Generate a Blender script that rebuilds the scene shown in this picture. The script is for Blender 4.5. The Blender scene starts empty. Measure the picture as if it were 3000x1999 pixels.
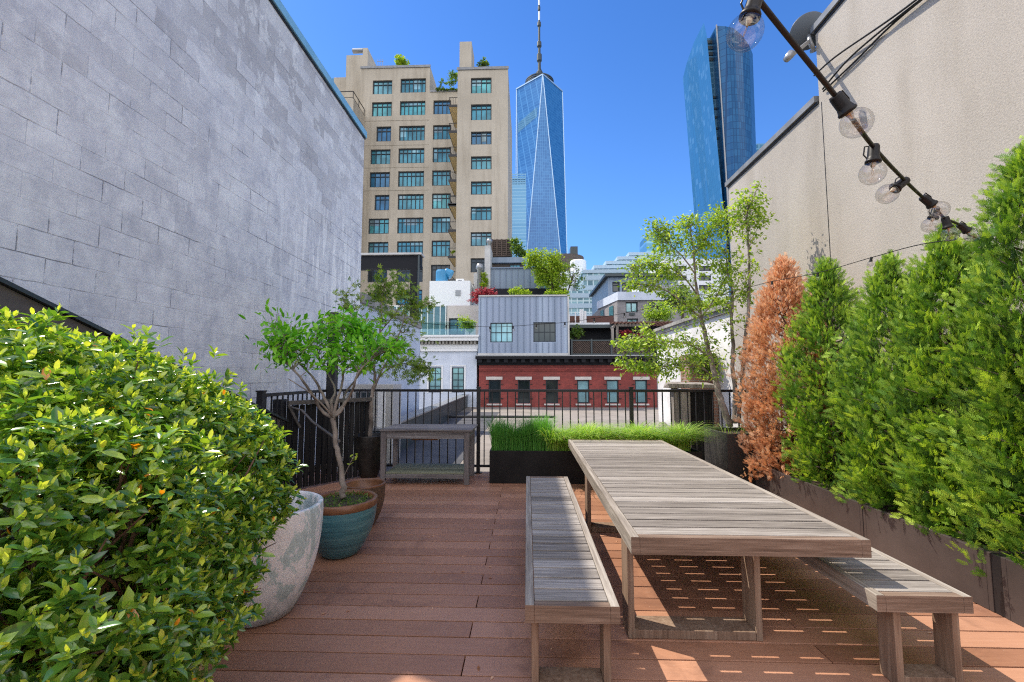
import bpy, math, random
import numpy as np
from mathutils import Vector, Matrix

random.seed(7)
rng = np.random.default_rng(11)
SC = bpy.context.scene

# ------------------------------------------------------------------ camera
FPX, CX, CY = 1288.0, 1500.0, 999.5
TH = math.atan(80 / 1010.0)
PS = math.atan(34.5 / 1010.0 * math.cos(TH))
cam_d = bpy.data.cameras.new("camera")
cam = bpy.data.objects.new("camera", cam_d)
SC.collection.objects.link(cam)
cam.location = (0, 0, 1.5)
cam.rotation_euler = (math.pi / 2 + TH, 0, PS)
cam_d.sensor_width = 36.0
cam_d.lens = 36.0 * FPX / 3000.0
cam_d.clip_start = 0.05
cam_d.clip_end = 6000
SC.camera = cam

# ------------------------------------------------------------------ world, sun, exposure
SUN_TO = Vector((-0.60, 0.30, 1.0)).normalized()
EL = math.asin(SUN_TO.z)
AZ = math.atan2(SUN_TO.x, SUN_TO.y)
world = bpy.data.worlds.new("World")
SC.world = world
world.use_nodes = True
wn = world.node_tree
for n in list(wn.nodes):
    wn.nodes.remove(n)
sky = wn.nodes.new("ShaderNodeTexSky")
sky.sky_type = 'NISHITA'
sky.sun_disc = False
sky.sun_elevation = EL
sky.sun_rotation = AZ
sky.altitude = 0
sky.air_density = 1.0
sky.dust_density = 0.3
sky.ozone_density = 3.0
hs = wn.nodes.new("ShaderNodeHueSaturation")
hs.inputs['Saturation'].default_value = 1.12
bg = wn.nodes.new("ShaderNodeBackground")
bg.inputs['Strength'].default_value = 0.115
wo = wn.nodes.new("ShaderNodeOutputWorld")
wn.links.new(sky.outputs[0], hs.inputs['Color'])
tn = wn.nodes.new("ShaderNodeMix"); tn.data_type = 'RGBA'; tn.blend_type = 'MULTIPLY'
tn.inputs[0].default_value = 1.0
hzr = wn.nodes.new("ShaderNodeValToRGB")
e_ = hzr.color_ramp.elements
e_[0].position = 0.0; e_[0].color = (0.66, 0.76, 0.92, 1)
e_[1].position = 0.75; e_[1].color = (0.30, 0.48, 0.70, 1)
x_ = e_.new(0.28); x_.color = (0.44, 0.60, 0.80, 1)
hzr.color_ramp.interpolation = 'EASE'
tcs = wn.nodes.new("ShaderNodeTexCoord"); sps = wn.nodes.new("ShaderNodeSeparateXYZ")
wn.links.new(tcs.outputs['Generated'], sps.inputs[0])
wn.links.new(sps.outputs[2], hzr.inputs[0])
wn.links.new(hzr.outputs[0], tn.inputs[7])
wn.links.new(hs.outputs[0], tn.inputs[6])
# unseen bright clouds added behind the viewer to lift the shade
tcw = wn.nodes.new("ShaderNodeTexCoord")
spw = wn.nodes.new("ShaderNodeSeparateXYZ")
wn.links.new(tcw.outputs['Generated'], spw.inputs[0])
cn = wn.nodes.new("ShaderNodeTexNoise"); cn.inputs['Scale'].default_value = 2.6; cn.inputs['Detail'].default_value = 7; cn.inputs['Roughness'].default_value = 0.6
wn.links.new(tcw.outputs['Generated'], cn.inputs['Vector'])
def wmath(op, a, b, clamp=False):
    n_ = wn.nodes.new("ShaderNodeMath"); n_.operation = op; n_.use_clamp = clamp
    for i_, x_ in enumerate((a, b)):
        if isinstance(x_, (int, float)): n_.inputs[i_].default_value = x_
        else: wn.links.new(x_, n_.inputs[i_])
    return n_.outputs[0]
cover = wmath('MULTIPLY', wmath('ADD', cn.outputs['Fac'], -0.40), 6.0, True)
side = wmath('MULTIPLY', wmath('ADD', wmath('MULTIPLY', spw.outputs[1], -1.0), 0.02), 3.0, True)
abv = wmath('MULTIPLY', wmath('ADD', spw.outputs[2], 0.02), 12.0, True)
cfac = wmath('MULTIPLY', wmath('MULTIPLY', cover, side), abv)
cm = wn.nodes.new("ShaderNodeMix"); cm.data_type = 'RGBA'
wn.links.new(cfac, cm.inputs[0])
wn.links.new(tn.outputs[2], cm.inputs[6])
cm.inputs[7].default_value = (8.2, 7.8, 7.6, 1)
wn.links.new(cm.outputs[2], bg.inputs[0])
wn.links.new(bg.outputs[0], wo.inputs[0])
sl = bpy.data.lights.new("sun", 'SUN')
sl.energy = 2.25
sl.angle = math.radians(0.5)
sl.color = (1.0, 0.90, 0.75)
sun = bpy.data.objects.new("sun", sl)
SC.collection.objects.link(sun)
sun.rotation_euler = (-SUN_TO).to_track_quat('-Z', 'Y').to_euler()
SC.view_settings.view_transform = 'Standard'
SC.view_settings.look = 'None'
SC.view_settings.exposure = 1.42
SC.view_settings.gamma = 1.0
try:
    SC.cycles.use_denoising = False
    SC.cycles.use_adaptive_sampling = False
    SC.cycles.use_light_tree = False
    SC.cycles.filter_width = 1.15
    SC.cycles.sample_clamp_indirect = 2.5
    SC.cycles.max_bounces = 8
    SC.cycles.diffuse_bounces = 3
    SC.cycles.transparent_max_bounces = 16
except Exception:
    pass

# ------------------------------------------------------------------ measuring helpers
Fv = (-math.sin(PS) * math.cos(TH), math.cos(PS) * math.cos(TH), math.sin(TH))
Rv = (math.cos(PS), math.sin(PS), 0)
Uv = (Rv[1] * Fv[2] - Rv[2] * Fv[1], Rv[2] * Fv[0] - Rv[0] * Fv[2], Rv[0] * Fv[1] - Rv[1] * Fv[0])


def W(u, v, X=None, Y=None, Z=None):
    a = (u - CX) / FPX
    b = -(v - CY) / FPX
    d = [Fv[i] + a * Rv[i] + b * Uv[i] for i in range(3)]
    o = (0, 0, 1.5)
    if X is not None: t = (X - o[0]) / d[0]
    elif Y is not None: t = (Y - o[1]) / d[1]
    else: t = (Z - o[2]) / d[2]
    return Vector([o[i] + t * d[i] for i in range(3)])


def D(x, y): return (x * 1.275, y * 1.275)
def z2(x, y): return (950 + x / 2.904, 80 + y / 2.904)
def z3(x, y): return (1000 + x / 2.24, 550 + y / 2.24)
def z4(x, y): return (1500 + x / 2.613, 650 + y / 2.613)
def zb(x, y): return (1650 + x / 3.922, 690 + y / 3.922)
def z6(x, y): return (700 + x / 1.845, 850 + y / 1.845)
def zr(x, y): return (2000 + x / 2.413, 50 + y / 2.413)


def rect(fn, x0, y0, x1, y1, Y):
    u0, v0 = fn(x0, y0)
    u1, v1 = fn(x1, y1)
    um, vm = (u0 + u1) / 2, (v0 + v1) / 2
    return (W(u0, vm, Y=Y).x, W(u1, vm, Y=Y).x, W(um, v1, Y=Y).z, W(um, v0, Y=Y).z)   # x0,x1,z0,z1


# ------------------------------------------------------------------ materials
def nt(name):
    m = bpy.data.materials.new(name)
    m.use_nodes = True
    t = m.node_tree
    b = t.nodes['Principled BSDF']
    return m, t, b


def rgba(c): return (c[0], c[1], c[2], 1.0)


def flat(name, c, rough=0.6, metal=0.0, spec=0.5, emit=None):
    m, t, b = nt(name)
    b.inputs['Base Color'].default_value = rgba(c)
    b.inputs['Roughness'].default_value = rough
    b.inputs['Metallic'].default_value = metal
    b.inputs['Specular IOR Level'].default_value = spec
    return m


def ramp(t, stops):
    r = t.nodes.new("ShaderNodeValToRGB")
    e = r.color_ramp.elements
    while len(e) > 1: e.remove(e[-1])
    e[0].position = stops[0][0]; e[0].color = rgba(stops[0][1])
    for p, c in stops[1:]:
        x = e.new(p); x.color = rgba(c)
    return r


def coords(t, scale=(1, 1, 1), rot=(0, 0, 0), loc=(0, 0, 0), kind='Object'):
    tc = t.nodes.new("ShaderNodeTexCoord")
    mp = t.nodes.new("ShaderNodeMapping")
    mp.inputs['Scale'].default_value = scale
    mp.inputs['Rotation'].default_value = rot
    mp.inputs['Location'].default_value = loc
    t.links.new(tc.outputs[kind], mp.inputs['Vector'])
    return mp.outputs[0]


def noise(t, vec, scale, detail=4, rough=0.6, dist=0.0):
    n = t.nodes.new("ShaderNodeTexNoise")
    n.inputs['Scale'].default_value = scale
    n.inputs['Detail'].default_value = detail
    n.inputs['Roughness'].default_value = rough
    n.inputs['Distortion'].default_value = dist
    t.links.new(vec, n.inputs['Vector'])
    return n.outputs['Fac']


def math2(t, op, a, b=None, clamp=False):
    n = t.nodes.new("ShaderNodeMath")
    n.operation = op
    n.use_clamp = clamp
    for i, x in enumerate((a, b)):
        if x is None: continue
        if isinstance(x, (int, float)): n.inputs[i].default_value = x
        else: t.links.new(x, n.inputs[i])
    return n.outputs[0]


def mixc(t, fac, a, b, mode='MIX'):
    n = t.nodes.new("ShaderNodeMix")
    n.data_type = 'RGBA'
    n.blend_type = mode
    for i, x in ((0, fac), (6, a), (7, b)):
        if isinstance(x, (int, float)): n.inputs[i].default_value = x
        elif isinstance(x, tuple): n.inputs[i].default_value = rgba(x)
        else: t.links.new(x, n.inputs[i])
    return n.outputs[2]


def bump(t, b, h, strength=0.3, dist=0.01):
    n = t.nodes.new("ShaderNodeBump")
    n.inputs['Strength'].default_value = strength
    n.inputs['Distance'].default_value = dist
    t.links.new(h, n.inputs['Height'])
    t.links.new(n.outputs[0], b.inputs['Normal'])
    return n


def varied(name, c1, c2, scale=4, rough=0.7, bmp=0.0, stretch=(1, 1, 1), detail=5, lo=0.35, hi=0.65, bdist=0.01, fine=None, metal=0, spec=0.5):
    m, t, b = nt(name)
    v = coords(t, stretch)
    n = noise(t, v, scale, detail)
    r = ramp(t, [(lo, c1), (hi, c2)])
    t.links.new(n, r.inputs[0])
    t.links.new(r.outputs[0], b.inputs['Base Color'])
    b.inputs['Roughness'].default_value = rough
    b.inputs['Metallic'].default_value = metal
    b.inputs['Specular IOR Level'].default_value = spec
    if bmp:
        n2 = noise(t, v, fine or scale * 6, 6, 0.7)
        bump(t, b, n2, bmp, bdist)
    return m


def leafmat(name, stops, rough=0.45, trans=0.35, spec=0.5, tcol=None):
    m, t, b = nt(name)
    a = t.nodes.new("ShaderNodeAttribute")
    a.attribute_name = 'tint'
    r = ramp(t, stops)
    t.links.new(a.outputs['Fac'], r.inputs[0])
    t.links.new(r.outputs[0], b.inputs['Base Color'])
    b.inputs['Roughness'].default_value = rough
    b.inputs['Specular IOR Level'].default_value = spec
    tr = t.nodes.new("ShaderNodeBsdfTranslucent")
    col = mixc(t, 1.0, r.outputs[0], tcol or (1.5, 1.45, 0.55), 'MULTIPLY')
    t.links.new(col, tr.inputs[0])
    ms = t.nodes.new("ShaderNodeMixShader")
    ms.inputs[0].default_value = trans
    out = t.nodes['Material Output']
    t.links.new(b.outputs[0], ms.inputs[1])
    t.links.new(tr.outputs[0], ms.inputs[2])
    t.links.new(ms.outputs[0], out.inputs[0])
    return m


def wood(name, dark, mid, light, axis='X', rough=0.75, grain=1.0, tint=True):
    m, t, b = nt(name)
    s = {'X': (1.2, 28, 28), 'Y': (28, 1.2, 28), 'Z': (28, 28, 1.2)}[axis]
    v = coords(t, s)
    n = noise(t, v, 1.6 * grain, 8, 0.72, 0.25)
    v2 = coords(t, tuple(x * 0.25 for x in s), loc=(3, 5, 1))
    n2 = noise(t, v2, 1.1, 3, 0.5)
    f = math2(t, 'ADD', math2(t, 'MULTIPLY', n, 0.72), math2(t, 'MULTIPLY', n2, 0.28))
    if tint:
        a = t.nodes.new("ShaderNodeAttribute"); a.attribute_name = 'tint'
        f = math2(t, 'ADD', f, math2(t, 'MULTIPLY', math2(t, 'SUBTRACT', a.outputs['Fac'], 0.5), 0.14))
    r = ramp(t, [(0.36, dark), (0.5, mid), (0.64, light)])
    t.links.new(f, r.inputs[0])
    t.links.new(r.outputs[0], b.inputs['Base Color'])
    b.inputs['Roughness'].default_value = rough
    b.inputs['Specular IOR Level'].default_value = 0.3
    bump(t, b, n, 0.35, 0.004)
    return m


def curtain(name, c1, c2, line, pw, ph, metal=0.7, rough=0.12, mort=0.06, bias=0.0, band=None, wav=0.0):
    """glass curtain wall: panel grid over (x+y, z)"""
    m, t, b = nt(name)
    tc = t.nodes.new("ShaderNodeTexCoord")
    sp = t.nodes.new("ShaderNodeSeparateXYZ")
    t.links.new(tc.outputs['Object'], sp.inputs[0])
    cb = t.nodes.new("ShaderNodeCombineXYZ")
    t.links.new(math2(t, 'ADD', sp.outputs[0], math2(t, 'MULTIPLY', sp.outputs[1], 0.73)), cb.inputs[0])
    t.links.new(sp.outputs[2], cb.inputs[1])
    br = t.nodes.new("ShaderNodeTexBrick")
    br.offset = 0.0
    br.inputs['Scale'].default_value = 1.0
    br.inputs['Brick Width'].default_value = pw
    br.inputs['Row Height'].default_value = ph
    br.inputs['Mortar Size'].default_value = mort
    br.inputs['Mortar Smooth'].default_value = 0.2
    br.inputs['Bias'].default_value = bias
    br.inputs['Color1'].default_value = rgba(c1)
    br.inputs['Color2'].default_value = rgba(c2)
    br.inputs['Mortar'].default_value = rgba(line)
    t.links.new(cb.outputs[0], br.inputs['Vector'])
    col = br.outputs['Color']
    t.links.new(col, b.inputs['Base Color'])
    b.inputs['Metallic'].default_value = metal
    b.inputs['Roughness'].default_value = rough
    return m


def glassmat(name, c, rough=0.08, metal=0.35):
    m, t, b = nt(name)
    v = coords(t, (0.7, 0.7, 0.7))
    n = noise(t, v, 1.2, 3, 0.5)
    r = ramp(t, [(0.35, tuple(x * 0.55 for x in c)), (0.65, c)])
    t.links.new(n, r.inputs[0])
    t.links.new(r.outputs[0], b.inputs['Base Color'])
    b.inputs['Roughness'].default_value = rough
    b.inputs['Metallic'].default_value = metal
    b.inputs['Specular IOR Level'].default_value = 0.8
    return m


M = {}
# --- block wall
def mk_block():
    m, t, b = nt("painted_blockwork")
    tc = t.nodes.new("ShaderNodeTexCoord")
    sp = t.nodes.new("ShaderNodeSeparateXYZ")
    t.links.new(tc.outputs['Object'], sp.inputs[0])
    cb = t.nodes.new("ShaderNodeCombineXYZ")
    vv = coords(t)
    wob = noise(t, vv, 5.0, 3, 0.6)
    t.links.new(sp.outputs[1], cb.inputs[0])
    t.links.new(math2(t, 'ADD', sp.outputs[2], math2(t, 'MULTIPLY', math2(t, 'SUBTRACT', wob, 0.5), 0.022)), cb.inputs[1])
    br = t.nodes.new("ShaderNodeTexBrick")
    br.inputs['Scale'].default_value = 1.0
    br.inputs['Brick Width'].default_value = 0.4
    br.inputs['Row Height'].default_value = 0.2
    br.inputs['Mortar Size'].default_value = 0.006
    br.inputs['Mortar Smooth'].default_value = 0.6
    br.inputs['Color1'].default_value = (0, 0, 0, 1)
    br.inputs['Color2'].default_value = (1, 1, 1, 1)
    br.inputs['Mortar'].default_value = (0.5, 0.5, 0.5, 1)
    t.links.new(cb.outputs[0], br.inputs['Vector'])
    mort = br.outputs['Fac']
    blk = br.outputs['Color']
    big = noise(t, coords(t, (1, 0.7, 1.0), loc=(0, 2, 0)), 0.55, 4, 0.6)
    mid = noise(t, coords(t, (1, 1, 0.8)), 3.1, 7, 0.72)
    fine = noise(t, coords(t, (1, 0.25, 1.6)), 22, 6, 0.75)
    streak = noise(t, coords(t, (1, 5.0, 0.45), loc=(0, 0.7, 0)), 1.8, 4, 0.6)
    # high courses are bare, darker blocks
    hgt = math2(t, 'MULTIPLY', math2(t, 'SUBTRACT', sp.outputs[2], 4.3), 0.40)
    bare = math2(t, 'ADD', hgt, math2(t, 'MULTIPLY', math2(t, 'SUBTRACT', big, 0.5), 2.2))
    bare = math2(t, 'ADD', bare, math2(t, 'MULTIPLY', math2(t, 'SUBTRACT', mid, 0.5), 0.7))
    bare = math2(t, 'ADD', bare, math2(t, 'MULTIPLY', math2(t, 'SUBTRACT', blk, 0.55), 0.8), clamp=True)
    paint = ramp(t, [(0.36, (0.59, 0.61, 0.66)), (0.5, (0.73, 0.745, 0.775)), (0.64, (0.86, 0.88, 0.89))])
    t.links.new(mid, paint.inputs[0])
    c = mixc(t, math2(t, 'MULTIPLY', bare, 0.92), paint.outputs[0], (0.53, 0.53, 0.555))
    # per-block tone
    tone = math2(t, 'ADD', 0.90, math2(t, 'MULTIPLY', blk, 0.10))
    tb = math2(t, 'SUBTRACT', 1.0, math2(t, 'MULTIPLY', math2(t, 'MULTIPLY', blk, bare), 0.26))
    c = mixc(t, 1.0, c, tone, 'MULTIPLY')
    c = mixc(t, 1.0, c, tb, 'MULTIPLY')
    c = mixc(t, 0.35, c, mixc(t, 1.0, c, math2(t, 'ADD', 0.55, math2(t, 'MULTIPLY', fine, 0.9)), 'MULTIPLY'))
    # white filler smears
    pr = ramp(t, [(0.53, (0, 0, 0)), (0.575, (1, 1, 1))])
    t.links.new(streak, pr.inputs[0])
    far = math2(t, 'MULTIPLY', math2(t, 'SUBTRACT', sp.outputs[1], 5.6), 0.6, clamp=True)
    low = math2(t, 'MULTIPLY', math2(t, 'SUBTRACT', 4.9, sp.outputs[2]), 1.0, clamp=True)
    pf = math2(t, 'MULTIPLY', math2(t, 'MULTIPLY', pr.outputs[0], 0.75), math2(t, 'MULTIPLY', far, low))
    c = mixc(t, pf, c, (0.95, 0.96, 0.95))
    pk = noise(t, coords(t, (1, 1.2, 0.9), loc=(0, 5, 2)), 3.4, 9, 0.75, 0.4)
    pkr = ramp(t, [(0.55, (0, 0, 0)), (0.60, (1, 1, 1))])
    t.links.new(pk, pkr.inputs[0])
    c = mixc(t, math2(t, 'MULTIPLY', pkr.outputs[0], 0.42), c, (0.88, 0.90, 0.90))
    # joints: cracked dark in places, pale elsewhere
    jr = ramp(t, [(0.50, (0, 0, 0)), (0.60, (1, 1, 1))])
    jn = noise(t, coords(t, (1, 0.5, 2.5), loc=(0, 9, 4)), 1.4, 5, 0.7)
    t.links.new(jn, jr.inputs[0])
    jf = math2(t, 'MULTIPLY', mort, math2(t, 'ADD', 0.10, math2(t, 'MULTIPLY', jr.outputs[0], 0.65)))
    halo = noise(t, coords(t, (1, 1, 1), loc=(0, 3, 3)), 40, 4, 0.8)
    c = mixc(t, math2(t, 'MULTIPLY', jf, math2(t, 'ADD', 0.35, halo)), c, (0.10, 0.10, 0.12))
    t.links.new(c, b.inputs['Base Color'])
    b.inputs['Roughness'].default_value = 0.85
    b.inputs['Specular IOR Level'].default_value = 0.2
    h = math2(t, 'SUBTRACT', math2(t, 'MULTIPLY', fine, 0.45), math2(t, 'MULTIPLY', mort, math2(t, 'ADD', 0.25, jr.outputs[0])))
    h = math2(t, 'ADD', h, math2(t, 'MULTIPLY', blk, 0.12))
    h = math2(t, 'ADD', h, math2(t, 'MULTIPLY', mid, 0.6))
    bump(t, b, h, 0.6, 0.007)
    return m


M['block'] = mk_block()


def mk_stucco(name, c1, c2):
    m, t, b = nt(name)
    v = coords(t)
    n = noise(t, v, 0.5, 5, 0.6)
    n2 = noise(t, coords(t, (1, 1, 0.35)), 1.1, 4, 0.6)
    r = ramp(t, [(0.35, c1), (0.65, c2)])
    t.links.new(math2(t, 'ADD', math2(t, 'MULTIPLY', n, 0.6), math2(t, 'MULTIPLY', n2, 0.4)), r.inputs[0])
    n3 = noise(t, v, 62, 4, 0.75)
    rr = ramp(t, [(0.35, (0.84, 0.84, 0.84)), (0.6, (1.04, 1.04, 1.04))])
    t.links.new(n3, rr.inputs[0])
    st = noise(t, coords(t, (1, 2.2, 0.35), loc=(0, 2, 3)), 1.1, 5, 0.6)
    srr = ramp(t, [(0.50, (1, 1, 1)), (0.72, (0.86, 0.85, 0.83))])
    t.links.new(st, srr.inputs[0])
    cc = mixc(t, 1.0, r.outputs[0], rr.outputs[0], 'MULTIPLY')
    t.links.new(mixc(t, 0.8, cc, mixc(t, 1.0, cc, srr.outputs[0], 'MULTIPLY')), b.inputs['Base Color'])
    b.inputs['Roughness'].default_value = 0.9
    b.inputs['Specular IOR Level'].default_value = 0.15
    bump(t, b, noise(t, v, 55, 6, 0.75), 0.55, 0.012)
    return m


M['stucco'] = mk_stucco("tan_stucco", (0.37, 0.34, 0.30), (0.47, 0.435, 0.39))
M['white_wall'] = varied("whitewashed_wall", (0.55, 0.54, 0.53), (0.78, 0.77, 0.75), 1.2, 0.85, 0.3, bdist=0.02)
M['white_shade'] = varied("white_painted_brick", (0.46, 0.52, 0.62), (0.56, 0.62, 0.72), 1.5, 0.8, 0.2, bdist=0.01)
M['coping'] = varied("zinc_coping", (0.17, 0.18, 0.19), (0.26, 0.27, 0.28), 3, 0.5, 0, metal=0.3)
M['blue_coping'] = varied("blue_painted_coping", (0.16, 0.38, 0.55), (0.22, 0.46, 0.64), 2, 0.5)
M['stone_coping'] = varied("grey_stone_coping", (0.16, 0.155, 0.14), (0.34, 0.33, 0.30), 3, 0.85, 0.3)
M['black'] = flat("black_painted_metal", (0.012, 0.012, 0.014), 0.42)
M['black_fence'] = varied("black_fence_paint", (0.008, 0.008, 0.010), (0.018, 0.018, 0.022), 6, 0.45)
M['planter'] = varied("black_fibreglass_planter", (0.005, 0.005, 0.006), (0.012, 0.0115, 0.012), 5, 0.5, spec=.3)
M['planter_brown'] = varied("umber_metal_planter", (0.045, 0.035, 0.033), (0.08, 0.064, 0.06), 1.5, 0.45, 0.05)
M['planter_dark'] = varied("charcoal_metal_planter", (0.02, 0.019, 0.018), (0.045, 0.042, 0.04), 1.5, 0.45)
M['dark_roof'] = flat("dark_bulkhead", (0.02, 0.022, 0.025), 0.7)
M['cap_brown'] = varied("grey_brown_board", (0.085, 0.075, 0.07), (0.13, 0.115, 0.105), 2, 0.7, stretch=(1, .3, 6))
M['table_wood'] = wood("weathered_teak_slats", (0.12, 0.105, 0.092), (0.24, 0.215, 0.192), (0.41, 0.38, 0.35), 'X', grain=1.5)
M['table_wood_y'] = wood("weathered_teak_rail", (0.14, 0.118, 0.097), (0.27, 0.235, 0.20), (0.42, 0.385, 0.34), 'Y')
M['table_front'] = wood("brown_teak_apron", (0.10, 0.066, 0.047), (0.195, 0.135, 0.10), (0.31, 0.235, 0.185), 'X', grain=1.4)
M['leg_wood'] = wood("teak_leg", (0.14, 0.088, 0.06), (0.23, 0.155, 0.11), (0.32, 0.24, 0.18), 'Z')
M['bench_grey'] = wood("grey_old_bench_wood", (0.10, 0.09, 0.09), (0.20, 0.185, 0.185), (0.33, 0.31, 0.31), 'X')
M['bench_grey_z'] = wood("grey_old_leg_wood", (0.12, 0.105, 0.105), (0.21, 0.19, 0.19), (0.31, 0.28, 0.28), 'Z')
M['mossy'] = wood("mossy_shelf_wood", (0.10, 0.11, 0.075), (0.19, 0.205, 0.14), (0.28, 0.29, 0.21), 'X')
M['old_timber'] = wood("bleached_timber", (0.09, 0.08, 0.07), (0.28, 0.25, 0.22), (0.46, 0.42, 0.38), 'Z', grain=0.6)
M['gate_wood'] = wood("charred_slats", (0.003, 0.003, 0.004), (0.008, 0.008, 0.009), (0.035, 0.034, 0.034), 'Z')
M['gate_rail'] = wood("weathered_gate_rail", (0.04, 0.037, 0.034), (0.085, 0.08, 0.074), (0.14, 0.13, 0.12), 'X')


def mk_deck():
    m, t, b = nt("composite_deck_boards")
    a = t.nodes.new("ShaderNodeAttribute"); a.attribute_name = 'tint'
    v = coords(t, (1.5, 22, 1))
    n = noise(t, v, 2.5, 8, 0.75)
    n2 = noise(t, coords(t, (1, 1, 1)), 1.3, 5, 0.6)
    f = math2(t, 'ADD', math2(t, 'MULTIPLY', n, 0.42), math2(t, 'ADD', math2(t, 'MULTIPLY', n2, 0.28), math2(t, 'MULTIPLY', a.outputs['Fac'], 0.30)))
    r = ramp(t, [(0.28, (0.27, 0.125, 0.074)), (0.5, (0.39, 0.192, 0.116)), (0.72, (0.50, 0.265, 0.17))])
    t.links.new(f, r.inputs[0])
    # dusty scuffs
    d = noise(t, coords(t, (1, 2.2, 1), loc=(4, 4, 0)), 7, 8, 0.85)
    dr = ramp(t, [(0.56, (0, 0, 0)), (0.72, (1, 1, 1))])
    t.links.new(d, dr.inputs[0])
    c = mixc(t, math2(t, 'MULTIPLY', dr.outputs[0], 0.32), r.outputs[0], (0.42, 0.33, 0.29))
    # dark water stains
    w = noise(t, coords(t, (1, 1, 1), loc=(9, 1, 0)), 1.8, 6, 0.7, 0.6)
    wr = ramp(t, [(0.54, (0, 0, 0)), (0.66, (1, 1, 1))])
    t.links.new(w, wr.inputs[0])
    c = mixc(t, math2(t, 'MULTIPLY', wr.outputs[0], 0.42), c, (0.13, 0.06, 0.042))
    # specks
    sp_ = noise(t, coords(t, (1, 1, 1)), 90, 2, 0.5)
    sr = ramp(t, [(0.70, (0, 0, 0)), (0.74, (1, 1, 1))])
    t.links.new(sp_, sr.inputs[0])
    c = mixc(t, math2(t, 'MULTIPLY', sr.outputs[0], 0.45), c, (0.55, 0.46, 0.38))
    t.links.new(c, b.inputs['Base Color'])
    rr = math2(t, 'ADD', 0.34, math2(t, 'MULTIPLY', n2, 0.35))
    t.links.new(rr, b.inputs['Roughness'])
    bump(t, b, noise(t, coords(t, (2, 60, 1)), 3, 5, 0.7), 0.25, 0.003)
    return m


M['deck'] = mk_deck()
M['void'] = flat("dark_underdeck", (0.01, 0.008, 0.007), 0.9)
M['ground'] = varied("city_ground", (0.07, 0.07, 0.07), (0.12, 0.12, 0.115), 0.02, 0.9)
M['roof_tan'] = varied("gravel_roof", (0.20, 0.178, 0.155), (0.28, 0.25, 0.22), 1.1, 0.9, 0.3, fine=40)
M['rubble'] = varied("crumbling_stone", (0.12, 0.11, 0.10), (0.42, 0.39, 0.36), 3.5, 0.95, 0.7, fine=9, bdist=0.05, lo=.4, hi=.6)


def mk_brick(name, c1, c2, mortar, sc=1.0):
    m, t, b = nt(name)
    tc = t.nodes.new("ShaderNodeTexCoord")
    sp = t.nodes.new("ShaderNodeSeparateXYZ")
    t.links.new(tc.outputs['Object'], sp.inputs[0])
    cb = t.nodes.new("ShaderNodeCombineXYZ")
    t.links.new(math2(t, 'ADD', sp.outputs[0], sp.outputs[1]), cb.inputs[0])
    t.links.new(sp.outputs[2], cb.inputs[1])
    br = t.nodes.new("ShaderNodeTexBrick")
    br.inputs['Scale'].default_value = sc
    br.inputs['Brick Width'].default_value = 0.21
    br.inputs['Row Height'].default_value = 0.07
    br.inputs['Mortar Size'].default_value = 0.008
    br.inputs['Color1'].default_value = rgba(c1)
    br.inputs['Color2'].default_value = rgba(c2)
    br.inputs['Mortar'].default_value = rgba(mortar)
    t.links.new(cb.outputs[0], br.inputs['Vector'])
    n = noise(t, coords(t), 1.3, 4, 0.6)
    r = ramp(t, [(0.3, (0.7, 0.7, 0.7)), (0.7, (1.1, 1.1, 1.1))])
    t.links.new(n, r.inputs[0])
    t.links.new(mixc(t, 1.0, br.outputs['Color'], r.outputs[0], 'MULTIPLY'), b.inputs['Base Color'])
    b.inputs['Roughness'].default_value = 0.85
    return m


M['red_brick'] = mk_brick("red_brick", (0.32, 0.062, 0.050), (0.23, 0.046, 0.040), (0.17, 0.05, 0.045))
M['grey_brick'] = mk_brick("grey_brick", (0.23, 0.22, 0.23), (0.28, 0.27, 0.28), (0.32, 0.31, 0.31), 0.6)
M['beige'] = varied("beige_render", (0.37, 0.33, 0.27), (0.46, 0.415, 0.345), 0.09, 0.85, stretch=(1, 1, 1.5))
def mk_beige():
    m, t, b = nt("beige_tower_render")
    n = noise(t, coords(t, (1, 1, 1.5)), 0.09, 6, 0.7)
    r = ramp(t, [(0.35, (0.41, 0.365, 0.29)), (0.65, (0.51, 0.46, 0.375))])
    t.links.new(n, r.inputs[0])
    st = noise(t, coords(t, (1, 1, 0.06)), 0.9, 7, 0.75)
    sr = ramp(t, [(0.46, (1, 1, 1)), (0.66, (0.74, 0.72, 0.69))])
    t.links.new(st, sr.inputs[0])
    t.links.new(mixc(t, 1.0, r.outputs[0], sr.outputs[0], 'MULTIPLY'), b.inputs['Base Color'])
    b.inputs['Roughness'].default_value = 0.85
    return m


M['beige'] = mk_beige()
M['lintel'] = varied("limestone_lintel", (0.5, 0.47, 0.44), (0.6, 0.57, 0.54), 3, 0.8)
M['cornice'] = flat("black_cornice", (0.007, 0.008, 0.012), 0.6, spec=.25)
M['balc'] = flat("yellow_cream_soffit", (0.78, 0.62, 0.34), 0.8)
M['frame_dark'] = flat("dark_window_frame", (0.012, 0.022, 0.032), 0.5)
M['frame_white'] = flat("white_window_frame", (0.7, 0.72, 0.74), 0.5)
M['g_teal'] = glassmat("teal_blind_glass", (0.10, 0.42, 0.45))
M['g_blue'] = glassmat("deep_blue_glass", (0.03, 0.16, 0.30))
M['g_mid'] = glassmat("blue_green_glass", (0.06, 0.28, 0.36))
M['g_teal2'] = glassmat("aqua_blind_glass", (0.12, 0.34, 0.40))
M['g_deep'] = glassmat("inky_blue_glass", (0.02, 0.10, 0.20))
M['g_dark'] = glassmat("dark_glass", (0.03, 0.045, 0.05))
M['g_pale'] = glassmat("pale_blind_glass", (0.26, 0.50, 0.56))
M['g_blind'] = glassmat("grey_blind_behind_glass", (0.22, 0.34, 0.38))
M['g_green'] = glassmat("green_tinted_glass", (0.16, 0.26, 0.25))


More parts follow.
